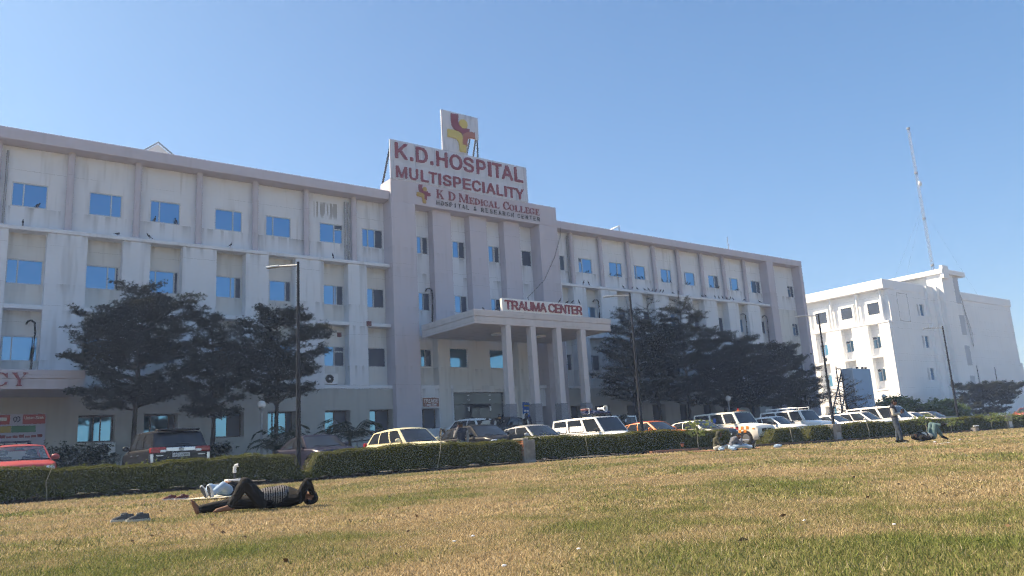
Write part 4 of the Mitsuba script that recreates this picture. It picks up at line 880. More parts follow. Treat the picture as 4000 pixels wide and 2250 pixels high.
# shrubs: a heap of leaf points round a few stems
def shrub(name, label, x, y, z, rx, ry, h, n, leaf, mat, seed, group=None, spiky=False, cat='shrub', stem_mat='bark'):
    q = np.random.default_rng(seed); st = MB(); pts = []
    for _ in range(9):
        a = q.uniform(0, 2*PI); e = np.array([math.cos(a)*rx*.7*q.uniform(.2, 1), math.sin(a)*ry*.7*q.uniform(.2, 1), h*q.uniform(.6, 1)])
        st.tube([(e[0]*.15, e[1]*.15, 0), e*[.6, .6, .55], e], [.02, .012, .006], 4, False)
    k = int(rx*ry*14) + 8
    cc = np.column_stack([q.normal(0, .45, k)*rx, q.normal(0, .45, k)*ry, h*(.25+.62*q.uniform(0, 1, k)**.8)])
    for c in cc:
        m = n//k; pts.append(c + q.normal(0, 1, (m, 3))*np.array([.22, .22, .16])*min(1, rx))
    c = np.vstack(pts); c[:, 2] = np.abs(c[:, 2])
    kk = thing(name, label, cat, at(x, y, z), group)
    obj('stems', st, stem_mat, kk, kind='stuff'); obj('foliage', MB().add(*leaf_cloud(c, leaf, .15 if spiky else .35, q)), mat, kk, kind='stuff')
shrub('shrub', 'dark bushy shrub below the wall air conditioner behind the hedge', 5.3, 36.6, .3, 1.5, .8, 1.5, 4200, .07, 'leaf_palm', 31)
shrub('shrub', 'small dark shrub against the wall right of the black people carrier', 10.9, 36.4, .3, .6, .5, 1.4, 1500, .07, 'leaf_palm', 32)
shrub('shrub', 'low dark shrub beside the right portico column', 31.6, 34.9, .12, .9, .7, 1.9, 2400, .08, 'leaf_palm', 33)
shrub('shrub', 'slim leafy shrub above the white van roof', 35.6, 35.5, .12, .5, .5, 2.4, 1400, .09, 'leaf_palm', 34)
for x, y, rx, h, lab, s in ((66.4, 34.2, 1.6, 3.3, 'tall green shrub at the corner of the white building', 35), (69.4, 34.6, 1.8, 3.2, 'broad leaved green shrub behind the white saloon', 36), (73.4, 34.4, 1.7, 2.5, 'bright green shrub behind the dark blue saloon', 37), (76.6, 34.6, 1.9, 2.9, 'round yellow green shrub left of the fourth lamp post', 38), (80.2, 34.8, 1.8, 2.3, 'dark green shrub right of the fourth lamp post', 39)):
    shrub('shrub', lab, x, y, .12, rx, 1.1, h, 4200, .14, 'leaf_green', s, 'green shrubs in front of the white building')
# palms
def palm(name, label, x, y, z, h, fr, L, seed, up=.75, cat='palm'):
    q = np.random.default_rng(seed); k = thing(name, label, cat, at(x, y, z))
    obj('stem', MB().tube([(0, 0, 0), (.03, .02, h*.5), (0, 0, h)], [.12, .10, .07], 8), 'bark', k, smooth=50)
    for i in range(fr):
        a = 2*PI*i/fr + q.normal(0, .2); l = L*q.uniform(.75, 1.15); u = up*q.uniform(.4, 1.3)
        s = np.linspace(0, 1, 12); d = np.array([math.cos(a), math.sin(a), 0]); side = np.array([-d[1], d[0], 0])
        rib = np.array([0, 0, h]) + d*(l*s)[:, None] + np.array([0, 0, 1])*(l*(u*1.3*s - 1.25*u*s**2.2 - .1*s))[:, None]
        m = MB().tube(rib, np.linspace(.018, .004, 12), 4, False); n = 46; t = q.uniform(.12, 1, n); sg = q.choice([-1, 1], n)
        p0 = np.stack([np.interp(t, s, rib[:, j]) for j in range(3)], 1); ll = .42*l*np.sin(PI*np.clip(.18+.8*t, 0, 1))*.75
        dirn = side*sg[:, None]*.8 + d*.55 + np.array([0, 0, -.35]); dirn /= np.linalg.norm(dirn, axis=1, keepdims=True)
        c = p0 + dirn*(ll*.5)[:, None]; v, f = quads(c, dirn*(ll*.5)[:, None], np.tile([0, 0, .022], (n, 1)) + d*.012)
        m.add(v, f); obj('frond', m, 'leaf_palm', k)
palm('palm', 'dark palm with long arching fronds in front of the ramp railing', 16.9, 36.0, .25, 1.25, 15, 2.0, 41, 1.35)
palm('palm', 'dark spiky palm between the globe lamp and the purple saloon', 13.25, 35.6, .3, .9, 17, 1.5, 42, 1.6)
palm('palm', 'low dark palm beside the right portico columns', 31.0, 33.0, .12, .9, 14, 1.4, 43, 1.4)

# ------------------------------------------------------------------ hedge
def hedge(label, x0, x1, seed, y0=24.35, y1=25.15, h=.95, taper=(0, 0), base=lawn_bump):
    q = np.random.default_rng(seed); L = x1-x0
    zt = lambda x: h + base(x, 24.) + .05*np.sin(x*.9+seed) + .025*np.sin(x*3.1+seed*2) + .02*np.sin(x*7.7+seed)
    k = thing('hedge', label, 'hedge', None, 'clipped hedges between lawn and parking')
    nx = max(4, int(L/.25)); xs = np.linspace(x0+.06, x1-.06, nx+1)
    end = np.clip(np.minimum((xs-x0+.05)/(taper[0]+.05), (x1-xs+.05)/(taper[1]+.05)), .35, 1)
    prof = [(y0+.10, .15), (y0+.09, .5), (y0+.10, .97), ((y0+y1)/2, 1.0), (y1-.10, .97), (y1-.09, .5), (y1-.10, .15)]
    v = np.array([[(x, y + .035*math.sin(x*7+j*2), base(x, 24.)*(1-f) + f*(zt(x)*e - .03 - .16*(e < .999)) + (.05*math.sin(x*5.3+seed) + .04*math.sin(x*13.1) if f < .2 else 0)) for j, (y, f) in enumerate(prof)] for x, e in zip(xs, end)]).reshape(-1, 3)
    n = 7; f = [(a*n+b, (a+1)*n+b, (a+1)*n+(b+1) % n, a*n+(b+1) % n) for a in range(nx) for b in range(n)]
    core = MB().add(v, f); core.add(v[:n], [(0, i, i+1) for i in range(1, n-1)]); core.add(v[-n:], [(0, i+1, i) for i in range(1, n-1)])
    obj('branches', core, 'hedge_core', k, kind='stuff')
    st = MB()
    for _ in range(int(L*5)):
        x = q.uniform(x0+.05, x1-.05); y = q.uniform(y0+.1, y1-.1); b = base(x, 24.)
        st.tube([(x, y, b-.02), (x+q.normal(0, .05), y, b+.3)], [.012, .009], 4, False)
    obj('stems', st, 'bark', k, kind='stuff')
    sh_, sl_ = MB(), []
    for _ in range(int(L*2.2)):
        x = q.uniform(x0+.1, x1-.1); y = q.uniform(y0+.05, y1-.05); b = zt(x)*np.interp(x, xs, end); l = q.uniform(.05, .16)
        e_ = np.array([x+q.normal(0, .04), y+q.normal(0, .04), b+l]); sh_.tube([(x, y, b-.08), e_], [.005, .003], 3, False)
        sl_.append(e_ - np.array([0, 0, l])*q.uniform(0, 1, 7)[:, None] + q.normal(0, .02, (7, 3)))
    sv, sf = leaf_cloud(np.vstack(sl_), .024, .2, q); sh_.add(sv, sf); obj('stray_shoots', sh_, 'leaf_lit', k, kind='stuff')
    dens = np.interp(np.hypot((x0+x1)/2, 24.5), [25, 60], [1000, 330]); sz = np.interp(np.hypot((x0+x1)/2, 24.5), [25, 60], [.021, .036])
    pts, nor = [], []
    def sheet(m, fx):
        p, nn = fx(q.uniform(0, 1, (m, 2))); pts.append(p); nor.append(nn)
    def fr(u):
        x = x0 + L*u[:, 0]; e = np.clip(np.minimum((x-x0+.05)/(taper[0]+.05), (x1-x+.05)/(taper[1]+.05)), .35, 1); b = base(x, 24.)
        gap = .10 + .12*np.clip(np.sin(x*2.3+seed)*np.sin(x*.77+1), 0, 1)
        z = b + gap + (zt(x)*e - b - gap)*u[:, 1]
        return np.stack([x, y0 + .04*np.sin(x*1.7+z*3) + q.normal(0, .025, len(x)), z], 1), np.tile([0, -1, .25], (len(x), 1))
    def bk(u): p, n_ = fr(u); p[:, 1] = y1 - (p[:, 1]-y0); return p, n_*[1, -1, 1]
    def tp(u):
        x = x0 + L*u[:, 0]; e = np.clip(np.minimum((x-x0+.05)/(taper[0]+.05), (x1-x+.05)/(taper[1]+.05)), .35, 1)
        return np.stack([x, y0 + (y1-y0)*u[:, 1], zt(x)*e + q.normal(0, .018, len(x))], 1), np.tile([0, 0, 1.], (len(x), 1))
    def en(u):
        s = q.choice([0, 1], len(u)); x = np.where(s == 0, x0, x1) + q.normal(0, .03, len(u)); ee = .95
        return np.stack([x, y0 + (y1-y0)*u[:, 0], .12 + (zt(x)*ee*np.where(np.where(s == 0, taper[0], taper[1]) > .1, .4, 1) - .15)*u[:, 1]], 1), np.stack([np.where(s == 0, -1., 1.), np.zeros(len(u)), np.zeros(len(u))], 1)
    sheet(int(L*h*dens), fr); sheet(int(L*h*dens*.35), bk); sheet(int(L*(y1-y0)*dens*1.15), tp); sheet(int((y1-y0)*h*dens*2), en)
    c, nn = np.vstack(pts), np.vstack(nor); nn = nn + q.normal(0, .42, nn.shape); nn /= np.linalg.norm(nn, axis=1, keepdims=True)
    a = np.cross(nn, q.normal(0, 1, nn.shape)); a /= np.linalg.norm(a, axis=1, keepdims=True); b = np.cross(nn, a); s = sz*q.uniform(.6, 1.4, len(c))[:, None]
    obj('leaves', MB().add(*quads(c, a*s, b*s*.6)), 'leaf_hedge', k, kind='stuff')
hedge('clipped hedge from the left edge to the leftmost lamp post', -7.0, 9.80, 51, h=.87, taper=(0, .25))
hedge('clipped hedge between the leftmost lamp post and the brick pillar', 9.84, 18.62, 52, h=.93, taper=(.5, 0))
hedge('clipped hedge from the brick pillar past the second lamp post', 19.22, 31.6, 53, h=.92, taper=(0, .3))
hedge('low clipped hedge piece in front of the ivory ambulance jeep', 34.4, 37.9, 54, h=.88, taper=(.7, .5))
hedge('short feathery hedge piece left of the grey concrete post', 37.95, 40.3, 55, h=.86, taper=(.4, 0))
hedge('long clipped hedge from the grey concrete post to the right concrete post', 41.15, 63.1, 56, h=.94)
hedge('clipped hedge right of the right concrete post', 64.2, 84.0, 57, h=.92)
def tuft(label, x, y, h, n, mat, seed, r=.28, z0=0.):
    q = np.random.default_rng(seed); k = thing('sapling', label, 'sapling', at(x, y, lawn_bump(x, y)))
    obj('stem', MB().tube([(0, 0, 0), (.03, 0, h*.5), (-.02, 0, h)], [.02, .016, .008], 6), 'twig_pale', k)
    c = np.column_stack([q.normal(0, r, n), q.normal(0, r, n), h*(.62+.40*q.uniform(-.35, 1, n))])
    obj('leaves', MB().add(*leaf_cloud(c, .085, .2, q)), mat, k, kind='stuff')
tuft('leafy young tree in front of the hedge left of the seated people', 28.45, 23.95, 1.35, 150, 'leaf_lit', 61)
tuft('young tree with pale leaves in front of the hedge right of the standing man', 50.0, 23.9, 1.25, 140, 'leaf_lit', 62, .35)
tuft('leafy young shrub against the hedge behind the man lying with raised knees', 53.4, 23.95, .95, 150, 'leaf_lit', 63, .35)
tuft('pale leafy young shrub against the hedge right of the fourth lamp post', 59.6, 24.0, 1.15, 170, 'leaf_lit', 64, .5)
tuft('leafy young shrub left of the right concrete post', 62.2, 24.0, 1.1, 150, 'leaf_lit', 65, .45)
tuft('leafy young shrub right of the right concrete post at the picture edge', 66.2, 23.9, 1.2, 160, 'leaf_lit', 66, .5)
def stick(label, pts, r=.012): 
    k = thing('stake', label, 'stake'); obj('pole', MB().tube(pts, r, 6), 'twig_pale', k)
stick('thin pale stick leaning against the hedge left of the brick pillar', [(14.65, 24.2, 0), (14.85, 24.22, .7), (14.98, 24.3, 1.45)], .014)
stick('thin cane standing against the hedge below the white van', [(21.9, 24.2, .1), (21.85, 24.22, .95)], .014)
stick('forked pale sapling stem in front of the hedge right of the third lamp post', [(43.6, 24.1, .02), (43.6, 24.1, .6), (43.45, 24.1, .95)], .03)
stick('bare stake in the low hedge piece', [(36.2, 24.2, .03), (36.1, 24.2, .9)], .03)
stick('thin pale twig in front of the hedge near the red hatchback', [(2.75, 24.2, 0), (2.7, 24.2, .5), (2.85, 24.22, .95)], .01)
# pale dry litter under the hedge
q = np.random.default_rng(70); n = 900
x = q.uniform(0, 32, n); c = np.stack([x, 24.28+q.normal(0, .05, n), .03+lawn_bump(x, 24.)+np.abs(q.normal(0, .09, n))], 1)
keep = np.sin(x*2.3+51)*np.sin(x*.77+1) > -.1
plain('dry_leaf', (.20, .18, .14), .8, .2)
obj('dry_leaves', MB().add(*leaf_cloud(c[keep], .035, .1, q)), 'dry_leaf', label='pale dry leaves and scraps caught along the foot of the hedge', cat='leaves', kind='stuff')

# ------------------------------------------------------------------ lawn grass
def blades(n, d0, d1, seed, hgt, wid, spread=.17):
    q = np.random.default_rng(seed)
    ang = YAW + q.uniform(-math.radians(33.5)-spread, math.radians(33.5)+spread, n)
    d = np.sqrt(q.uniform(d0*d0, d1*d1, n)); x, y = d*np.sin(ang), d*np.cos(ang)
    k = y < 24.0; x, y, d = x[k], y[k], d[k]; n = len(x)
    g = green_amount(x, y, np.sin)
    for (a, b, r, w) in GREEN_SPOTS: g = g + w*.55*np.exp(-((x-a)**2 + (y-b)**2)/(r*r))
    nz = .6*meshkit.fbm(np.stack([x*2.4, y*2.4, x*0], 1), 3, 5) + .4*meshkit.fbm(np.stack([x*.45, y*1.1, x*0+3], 1), 3, 9)
    g = np.clip(g + (nz-.5)*1.7 + q.normal(0, .22, n), 0, 1)
    h = hgt*q.uniform(.45, 1.25, n)*(1+.5*(g > .6)); th = q.uniform(0, 2*PI, n); w = wid*q.uniform(.6, 1.4, n)
    lean = q.normal(0, .55, (n, 2))*h[:, None]
    z = lawn_bump(x, y)
    p = np.stack([x, y, z], 1); s = np.stack([np.cos(th)*w, np.sin(th)*w, np.zeros(n)], 1)
    tip = p + np.column_stack([lean, h])
    v = np.stack([p - s, p + s, tip], 1).reshape(-1, 3); f = np.arange(3*n).reshape(-1, 3)
    straw, fresh, pale = np.array([.43, .335, .195]), np.array([.185, .215, .068]), np.array([.52, .45, .30])
    col = straw*(1-g[:, None]) + fresh*g[:, None]
    m = q.uniform(0, 1, n) < .12*(1-g); col[m] = pale
    col *= q.uniform(.65, 1.3, n)[:, None]
    return v, f, np.clip(np.repeat(col, 3, 0), 0, 1)
V, F, C, o = [], [], [], 0
for args in ((190000, 3.0, 8.0, 81, .025, .0040), (130000, 8.0, 15.0, 82, .032, .0075), (100000, 15.0, 30.0, 83, .042, .016), (50000, 30., 75., 84, .06, .035)):
    v, f, c = blades(*args); V.append(v); F.append(f+o); C.append(c); o += len(v)
scene['grass_blade'] = {'type': 'principledthin', 'base_color': {'type': 'mesh_attribute', 'name': 'vertex_color'}, 'roughness': .7, 'diff_trans': .7, 'spec_trans': 0.}
obj('grass', trimesh.Trimesh(np.vstack(V), np.vstack(F), process=False), 'grass_blade', color=np.vstack(C), label='short dry straw coloured lawn grass with greener patches', cat='grass', kind='stuff')

# fallen leaves and straw bits scattered over the lawn
q = np.random.default_rng(95); n = 420
ang = YAW + q.uniform(-.72, .72, n); d = np.sqrt(q.uniform(9, 900, n)); c = np.stack([d*np.sin(ang), d*np.cos(ang), np.full(n, .026)], 1); c = c[c[:, 1] < 23.8]; c[:, 2] += lawn_bump(c[:, 0], c[:, 1])
plain('leaf_brown', (.16, .10, .055), .8, .2)
obj('fallen_leaves', MB().add(*leaf_cloud(c, .026, .2, q)), 'leaf_brown', label='scattered brown fallen leaves on the lawn', cat='leaves', kind='stuff')
# ------------------------------------------------------------------ posts, pillars, lamps, boards
LP = Prefab()
LP.add('pole', MB().tube([(0, 0, 0), (0, 0, 3.4), (0, 0, 3.41), (0, 0, 7.3)], [.085, .075, .058, .045], 12), 'metal_pole', 50)
LP.add('joint', MB().tube([(0, 0, 3.32), (0, 0, 3.46)], .095, 12), 'metal_pole', 50)
LP.add('base_plate', MB().bbox(-.17, .17, -.17, .17, 0, .03, .005), 'metal_pole')
LP.add('arm', MB().tube([(0, 0, 7.18), (-.25, .35, 7.22), (-.45, .62, 7.24)], .032, 8), 'steel', 50)
LP.add('lamp_head', MB().bbox(-.07, .07, -.02, .46, -.03, .035, .02), 'steel')
d_ = LP.parts.pop(); q_ = MB(); q_.bbox(-.08, .08, 0, .50, -.035, .035, .02); v_ = np.vstack(q_.v); a_ = math.radians(36)
q_.v = [np.stack([v_[:, 0]*math.cos(a_) - v_[:, 1]*math.sin(a_) - .43, v_[:, 0]*math.sin(a_) + v_[:, 1]*math.cos(a_) + .60, v_[:, 2] + 7.245], 1)]
LP.add('lamp_head', q_, 'steel')
GL = 'tall lamp posts along the hedge'
for x, lab in ((9.82, 'leftmost tall dark lamp post, beside the purple saloon'), (25.76, 'second tall dark lamp post from the left, before the orange hatchback'), (41.18, 'third tall dark lamp post, in front of the white cars'), (56.56, 'rightmost tall dark lamp post, in front of the white building')):
    LP.put('lamp_post', lab, 'lamp post', at(x, 24.78, lawn_bump(x, 24.)), GL)
GB = Prefab()
GB.add('pole', MB().tube([(0, 0, 0), (0, 0, 2.78)], [.06, .045], 10), 'pipe_grey', 50); GB.add('collar', MB().tube([(0, 0, 2.72), (0, 0, 2.80), (0, 0, 2.86)], [.06, .10, .12], 12), 'pipe_grey', 50)
GB.add('globe', MB().ball((0, 0, 3.02), (.19, .19, .19), 3), 'off_white', True)
for x, y, lab in ((12.5, 36, 'globe lamp on a pole beside the right one of the left trees'), (46.6, 36, 'globe lamp on a pole behind the ivory ambulance jeep'), (56.7, 36, 'globe lamp on a pole before the right corner of the hospital'), (68.5, 36, 'globe lamp on a pole in front of the white building')):
    GB.put('globe_lamp', lab, 'lamp', at(x, y, .3), 'globe lamps along the hospital front')
for x, h, lab in ((93.3, 6.6, 'bare thin flagpole right of the fourth lamp post'), (97.9, 6.5, 'thin flagpole with small reddish flag near the right edge')):
    k = thing('flagpole', lab, 'flagpole', at(x, 38, .16)); obj('pole', MB().tube([(0, 0, 0), (0, 0, h)], [.06, .04], 8), 'metal_dark', k); obj('base', MB().bbox(-.3, .3, -.3, .3, 0, .25, .02), 'concrete', k)
    if x > 95:
        fv, ff = np.meshgrid(np.linspace(0, -1.3, 9), np.linspace(0, .75, 5), indexing='ij'); p_ = np.stack([fv, .12*np.sin(fv*5), h-3.1+ff+fv*-.0+.25*fv], -1).reshape(-1, 3)
        i, j = np.meshgrid(np.arange(8), np.arange(4), indexing='ij'); obj('flag', MB().add(p_, np.stack([i*5+j, (i+1)*5+j, (i+1)*5+j+1, i*5+j+1], -1).reshape(-1, 4)), 'flag_cloth', k)
plain('flag_cloth', (.20, .10, .13), .8, .1)
plain('board_blue', (.26, .39, .56), .6, .2); plain('board_side', (.36, .44, .54), .6, .2)
BL = thing('billboard', 'tall plain blue board on a black frame in front of the white building', 'billboard')
obj('board', MB().bbox(60.45, 63.15, 34.0, 34.12, 1.0, 5.45, .01), 'board_blue', BL)
obj('return', MB().box(60.30, 60.44, 34.0, 35.0, 1.0, 5.5), 'board_side', BL)
for p in (((60.35, 34.95, 5.3), (58.0, 35.6, .16)), ((60.35, 34.95, 3.4), (59.0, 35.3, .16)), ((60.35, 34.95, 1.9), (58.5, 35.5, 1.9)), ((60.35, 34.95, 3.3), (59.3, 35.2, 3.3)), ((60.35, 34.95, .16), (60.35, 34.95, 5.5)), ((63.0, 34.95, .16), (63.0, 34.2, 5.4)), ((60.6, 34.2, .16), (60.6, 34.2, 1.0)), ((63.0, 34.2, .16), (63.0, 34.2, 1.0))):
    obj('strut', MB().tube(p, .06, 6), 'metal_dark', BL)
for x in (61.2, 62.0, 62.5): obj('top_light', MB().bbox(x-.1, x+.1, 33.95, 34.1, 5.46, 5.6, .02), 'metal_dark', BL)
k = thing('small_lamp_post', 'slim post with small side lamp behind the bare twiggy tree', 'lamp post', at(59.0, 34.6, .16)); obj('pole', MB().tube([(0, 0, 0), (0, 0, 5.5)], [.05, .04], 8), 'metal_dark', k); obj('lamp_head', MB().bbox(0, .65, -.05, .05, 5.28, 5.36, .02), 'metal_dark', k)
# brick pillar
plain('brick_a', (.34, .115, .06), .85, .1); plain('brick_b', (.42, .20, .12), .85, .1); plain('brick_c', (.40, .28, .20), .85, .1)
BK = thing('brick_pillar', 'square pillar with exposed red bricks on its left face and cement front', 'pillar', at(0, 0, .10))
obj('cement', MB().bbox(18.74, 19.2, 24.24, 24.95, -.1, .86, .02), 'concrete', BK); obj('mortar', MB().box(18.66, 18.739, 24.27, 24.93, -.1, .84), 'concrete', BK)
_rb = random.Random(3)
for r_ in range(10):
    z = .0 + .084*r_; y = 24.28; off = .11 if r_ % 2 else 0
    for a, b in (((24.28, 24.28+.22-off), (24.29+.22-off, 24.29+.44-off), (24.30+.44-off, 24.92))):
        if r_ < 3 and a < 24.4: continue
        p = .075 + _rb.uniform(-.012, .02)
        obj('brick', MB().bbox(18.74-p-.01, 18.70, a+.006, b-.006, z+.006, z+.078, .008), _rb.choice(['brick_a', 'brick_b', 'brick_b', 'brick_c']), BK)
obj('cap', MB().bbox(18.63, 18.9, 24.26, 24.94, .845, .93, .02), 'concrete', BK)
for x, w, lab, rz in ((40.35, .78, 'plain grey concrete post standing between two hedge pieces', 0), (63.15, .85, 'plain grey concrete post at the right, leaning slightly', 1.5)):
    k = thing('concrete_post', lab, 'post', at(x, 24.3, 0).rotate([0, 1, 0], -rz)); obj('shaft', MB().bbox(0, w, 0, .6, -.05, .97, .03), 'concrete', k); obj('patch', MB().bbox(w*.25, w*.8, -.008, .02, .1, .5, .004), 'plaster_cream' if rz else 'pipe_grey', k)
# garden spotlights on blocks
def spot(label, x, y, head):
    k = thing('garden_light', label, 'garden light', at(x, y, lawn_bump(x, y)))
    obj('block', MB().bbox(-.26, .26, -.18, .18, -.02, .25, .02), 'concrete' if head else 'off_white', k)
    if head == 0:
        obj('pipe', MB().tube([(.0, 0, .25), (.0, 0, .42)], .035, 10), 'black_plastic', k); obj('sleeve', MB().tube([(0, 0, .42), (0, 0, .58), (.02, -.02, .63), (.09, -.06, .645)], .05, 10), 'white_paint', k, smooth=50); obj('mouth', MB().tube([(.09, -.06, .645), (.105, -.07, .645)], .042, 10), 'black_plastic', k)
    else:
        obj('pipe', MB().tube([(0, 0, .25), (0, 0, .33)], .03, 10), 'black_plastic', k); obj('sleeve', MB().tube([(-.1*head, 0, .36), (.62*head, 0, .36)], .045, 10), 'white_paint', k); obj('mouth', MB().tube([(.62*head, 0, .36), (.635*head, 0, .36)], .04, 10), 'black_plastic', k)
spot('small white upright garden light on a white block behind the man lying nearest', 7.46, 23.75, 0)
spot('small horizontal white garden light on a block right of the seated people', 31.3, 23.75, 1)
spot('small horizontal white garden light on a concrete block at far right', 56.3, 23.75, 1)
# kerb, railing, odds and ends
plain('kerb_brown', (.085, .065, .05), .9, .1)
q = np.random.default_rng(90)
for k_ in range(13): 
    x0 = 24.9 + 2.5*k_; struct('kerb', MB().bbox(x0, x0+2.47, 23.80+q.normal(0, .015), 23.98, -.02, .12 + float(lawn_bump(x0, 23.9)), .01), 'kerb_brown')
RL = thing('ramp_railing', 'dark metal railing along the sloping entrance ramp', 'railing')
zr = lambda x: .12 + .78*(x-12)/12.2
for x in np.arange(14.2, 20.6, .8): obj('post', MB().tube([(x, 36.25, zr(x)), (x, 36.25, zr(x)+1.0)], .025, 6), 'metal_dark', RL)
for h in (1.0, .68, .36): obj('rail', MB().tube([(14.2, 36.25, zr(14.2)+h), (20.6, 36.25, zr(20.6)+h)], .032 if h == 1. else .018, 6), 'metal_dark', RL)
obj('cable', MB().tube([(36.5, 41.48, 16.4), (36.35, 41.42, 15.66), (35.67, 41.4, 14.05), (34.48, 41.3, 12.23), (33.4, 41.2, 11.34), (32.62, 41.0, 10.75), (31.6, 39.5, 10.0), (30.9, 37, 9.4)], .018, 5), 'black_plastic', H)
plain('mat_red', (.34, .16, .12), .9, .1); plain('mat_cream', (.55, .50, .38), .9, .1); plain('bag_blue', (.32, .43, .56), .35, .4); plain('paper', (.75, .75, .74), .7, .2)
plain('wood_red', (.22, .12, .085), .8, .2)
obj('ground_sheet', MB().bbox(-1.1, 1.7, -.35, .35, .0, .012, .003), 'mat_red', M=at(25.5, 20.6, float(lawn_bump(25.5, 20.6))+.022, -52), label='thin reddish ground sheet under the two seated people', cat='sheet')
obj('ground_sheet', MB().bbox(-.9, .95, -.42, .42, .0, .012, .003), 'mat_cream', M=at(5.15, 17.1, .03, 49), label='cream ground sheet under the man in jeans lying behind', cat='sheet')
obj('wood_plank', MB().bbox(-1.3, 1.3, -.09, .09, 0, .10, .01), 'wood_red', M=at(26.0, 23.2, .11, -8), label='reddish wooden plank lying on the grass in front of the hedge', cat='plank')
def crumple(name, label, cat, x, y, r, mt, seed, z=.0, sc=(1, 1, .6), group=None):
    m = trimesh.creation.icosphere(3, 1.0); v = np.array(m.vertices)
    v = v*(1 + .55*(meshkit.fbm(v*2.2 + seed, 3, seed)[:, None]-.5)*2)*np.array(sc)*r; v[:, 2] -= v[:, 2].min()
    obj(name, trimesh.Trimesh(v, m.faces, process=False), mt, M=at(x, y, float(lawn_bump(x, y)) + z), smooth=35, label=label, cat=cat, group=group)
crumple('plastic_bag', 'pale blue plastic bag on the grass at the near side of the seated people', 'bag', 25.0, 19.9, .12, 'bag_blue', 3)
crumple('plastic_bag', 'second pale blue plastic bag touching the jeans of the seated people', 'bag', 25.25, 19.55, .11, 'bag_blue', 4)
crumple('plastic_bag', 'pale blue bundle lying alone to the right of the seated people', 'bag', 26.5, 18.4, .13, 'bag_blue', 5, sc=(1.3, 1, .55))
crumple('cloth_bundle', 'small pinkish bundle with dark top on the plank before the hedge', 'bundle', 26.6, 23.25, .075, 'mat_red', 6, z=.19, sc=(.9, .8, 1.2))
crumple('dark_cap', 'dark rag on top of the pinkish bundle', 'rag', 26.6, 23.25, .09, 'black_plastic', 8, z=.33, sc=(1.4, .8, .4))
for n, (x, y, r, lab) in enumerate(((3.32, 5.0, .017, 'white paper scrap left of the lawn centre'), (3.06, 4.85, .015, 'white paper scrap at left of the lawn centre group'), (3.23, 3.72, .014, 'white paper scrap near the bottom centre'), (5.02, 2.70, .016, 'white paper scrap on the right foreground grass'), (2.57, 3.58, .016, 'white paper scrap at the bottom edge centre'), (5.04, 3.36, .014, 'white paper scrap right of the green patch'), (25.94, 12.2, .06, 'white flat wrapper on the grass right of the lying man'), (27.9, 12.3, .05, 'white paper cup far out on the right lawn'))):
    crumple('paper_scrap', lab, 'litter', x, y, r*.62, 'paper', 20+n, z=.03, sc=(1.5, 1, .6))
crumple('green_wrapper', 'small green wrapper on the grass near the bottom right corner', 'litter', 4.53, 1.99, .014, 'leaf_lit', 40, z=.03, sc=(1.6, 1, .5))
k = thing('magazine', 'red and white folded paper on the grass in front of the lying man', 'paper', at(25.9, 11.95, .03, -60)); obj('sheet', MB().bbox(-.2, .2, -.1, .1, 0, .015, .003), 'paper', k); obj('print', MB().box(-.19, -.12, -.1, .1, .0151, .018), 'signal_red', k)
k = thing('barrier_box', 'black box shaped barrier end behind the brick pillar', 'barrier', at(19.15, 25.4, .12)); obj('panel', MB().bbox(-.40, .42, -.06, .06, .62, 1.08, .03), 'black_plastic', k); obj('stripe', MB().box(-.3, .1, -.066, -.058, .82, .84), 'steel', k); obj('leg', MB().box(-.3, -.24, -.05, .05, 0, .65), 'black_plastic', k); obj('leg', MB().box(.28, .34, -.05, .05, 0, .65), 'black_plastic', k)
k = thing('hose_reel', 'black curled hose end standing up between cream carrier and black utility car', 'hose', at(16.35, 26.6, .12)); obj('hose', MB().tube([(0, 0, 0), (0, 0, .9), (-.02, 0, 1.3), (.05, 0, 1.44), (.16, 0, 1.42), (.17, 0, 1.3)], [.03, .03, .035, .07, .08, .05], 8), 'black_plastic', k, smooth=50)

# ------------------------------------------------------------------ shoes
def shoe_mesh(L=.28, W=.10, hh=.09, up=True):
    o = [(0, .25), (.04, .42), (.3, .40), (.55, .48), (.8, .5), (.96, .3), (1., 0), (.95, -.32), (.8, -.48), (.5, -.40), (.25, -.40), (.04, -.40), (0, -.2)]
    pl = Polygon([(a*L, b*W) for a, b in o]).buffer(.006)
    sole = MB().poly(pl, 0, .028, 'xy')
    pts = [(a*L*.97+.005, b*W*.92, .028) for a, b in o] + [(.02, .03, hh), (.02, -.03, hh), (.35*L, .032, hh*1.02), (.35*L, -.032, hh*1.02), (.55*L, 0, hh*.92), (.85*L, .03, .055), (.85*L, -.03, .055), (.96*L, 0, .042)]
    u = m3.Manifold.hull_points(np.array(pts)) - m3.Manifold.hull_points(np.array([(.04, .024, hh*1.3), (.04, -.024, hh*1.3), (.33*L, .024, hh*1.3), (.33*L, -.024, hh*1.3), (.05, .02, hh*.55), (.05, -.02, hh*.55), (.30*L, .02, hh*.55), (.30*L, -.02, hh*.55)]))
    q = u.refine_to_length(.02).to_mesh(); return sole, trimesh.Trimesh(q.vert_properties[:, :3], q.tri_verts, process=False)
for k_, c_ in (('shoe_grey', (.075, .08, .085)), ('shoe_sole', (.40, .41, .36)), ('shoe_maroon', (.11, .035, .035)), ('shoe_white', (.55, .55, .53))): plain(k_, c_, .7, .25)
def shoe(label, x, y, rot, up, sole, group):
    a, b = shoe_mesh(); k = thing('shoe', label, 'shoe', at(x, y, .018, rot), group)
    obj('sole', a, sole, k); obj('upper', b, up, k, smooth=40); obj('tongue', MB().bbox(.085, .16, -.025, .025, .07, .11, .01), up, k); obj('laces', MB().box(.12, .17, -.028, .028, .088, .096), sole, k)
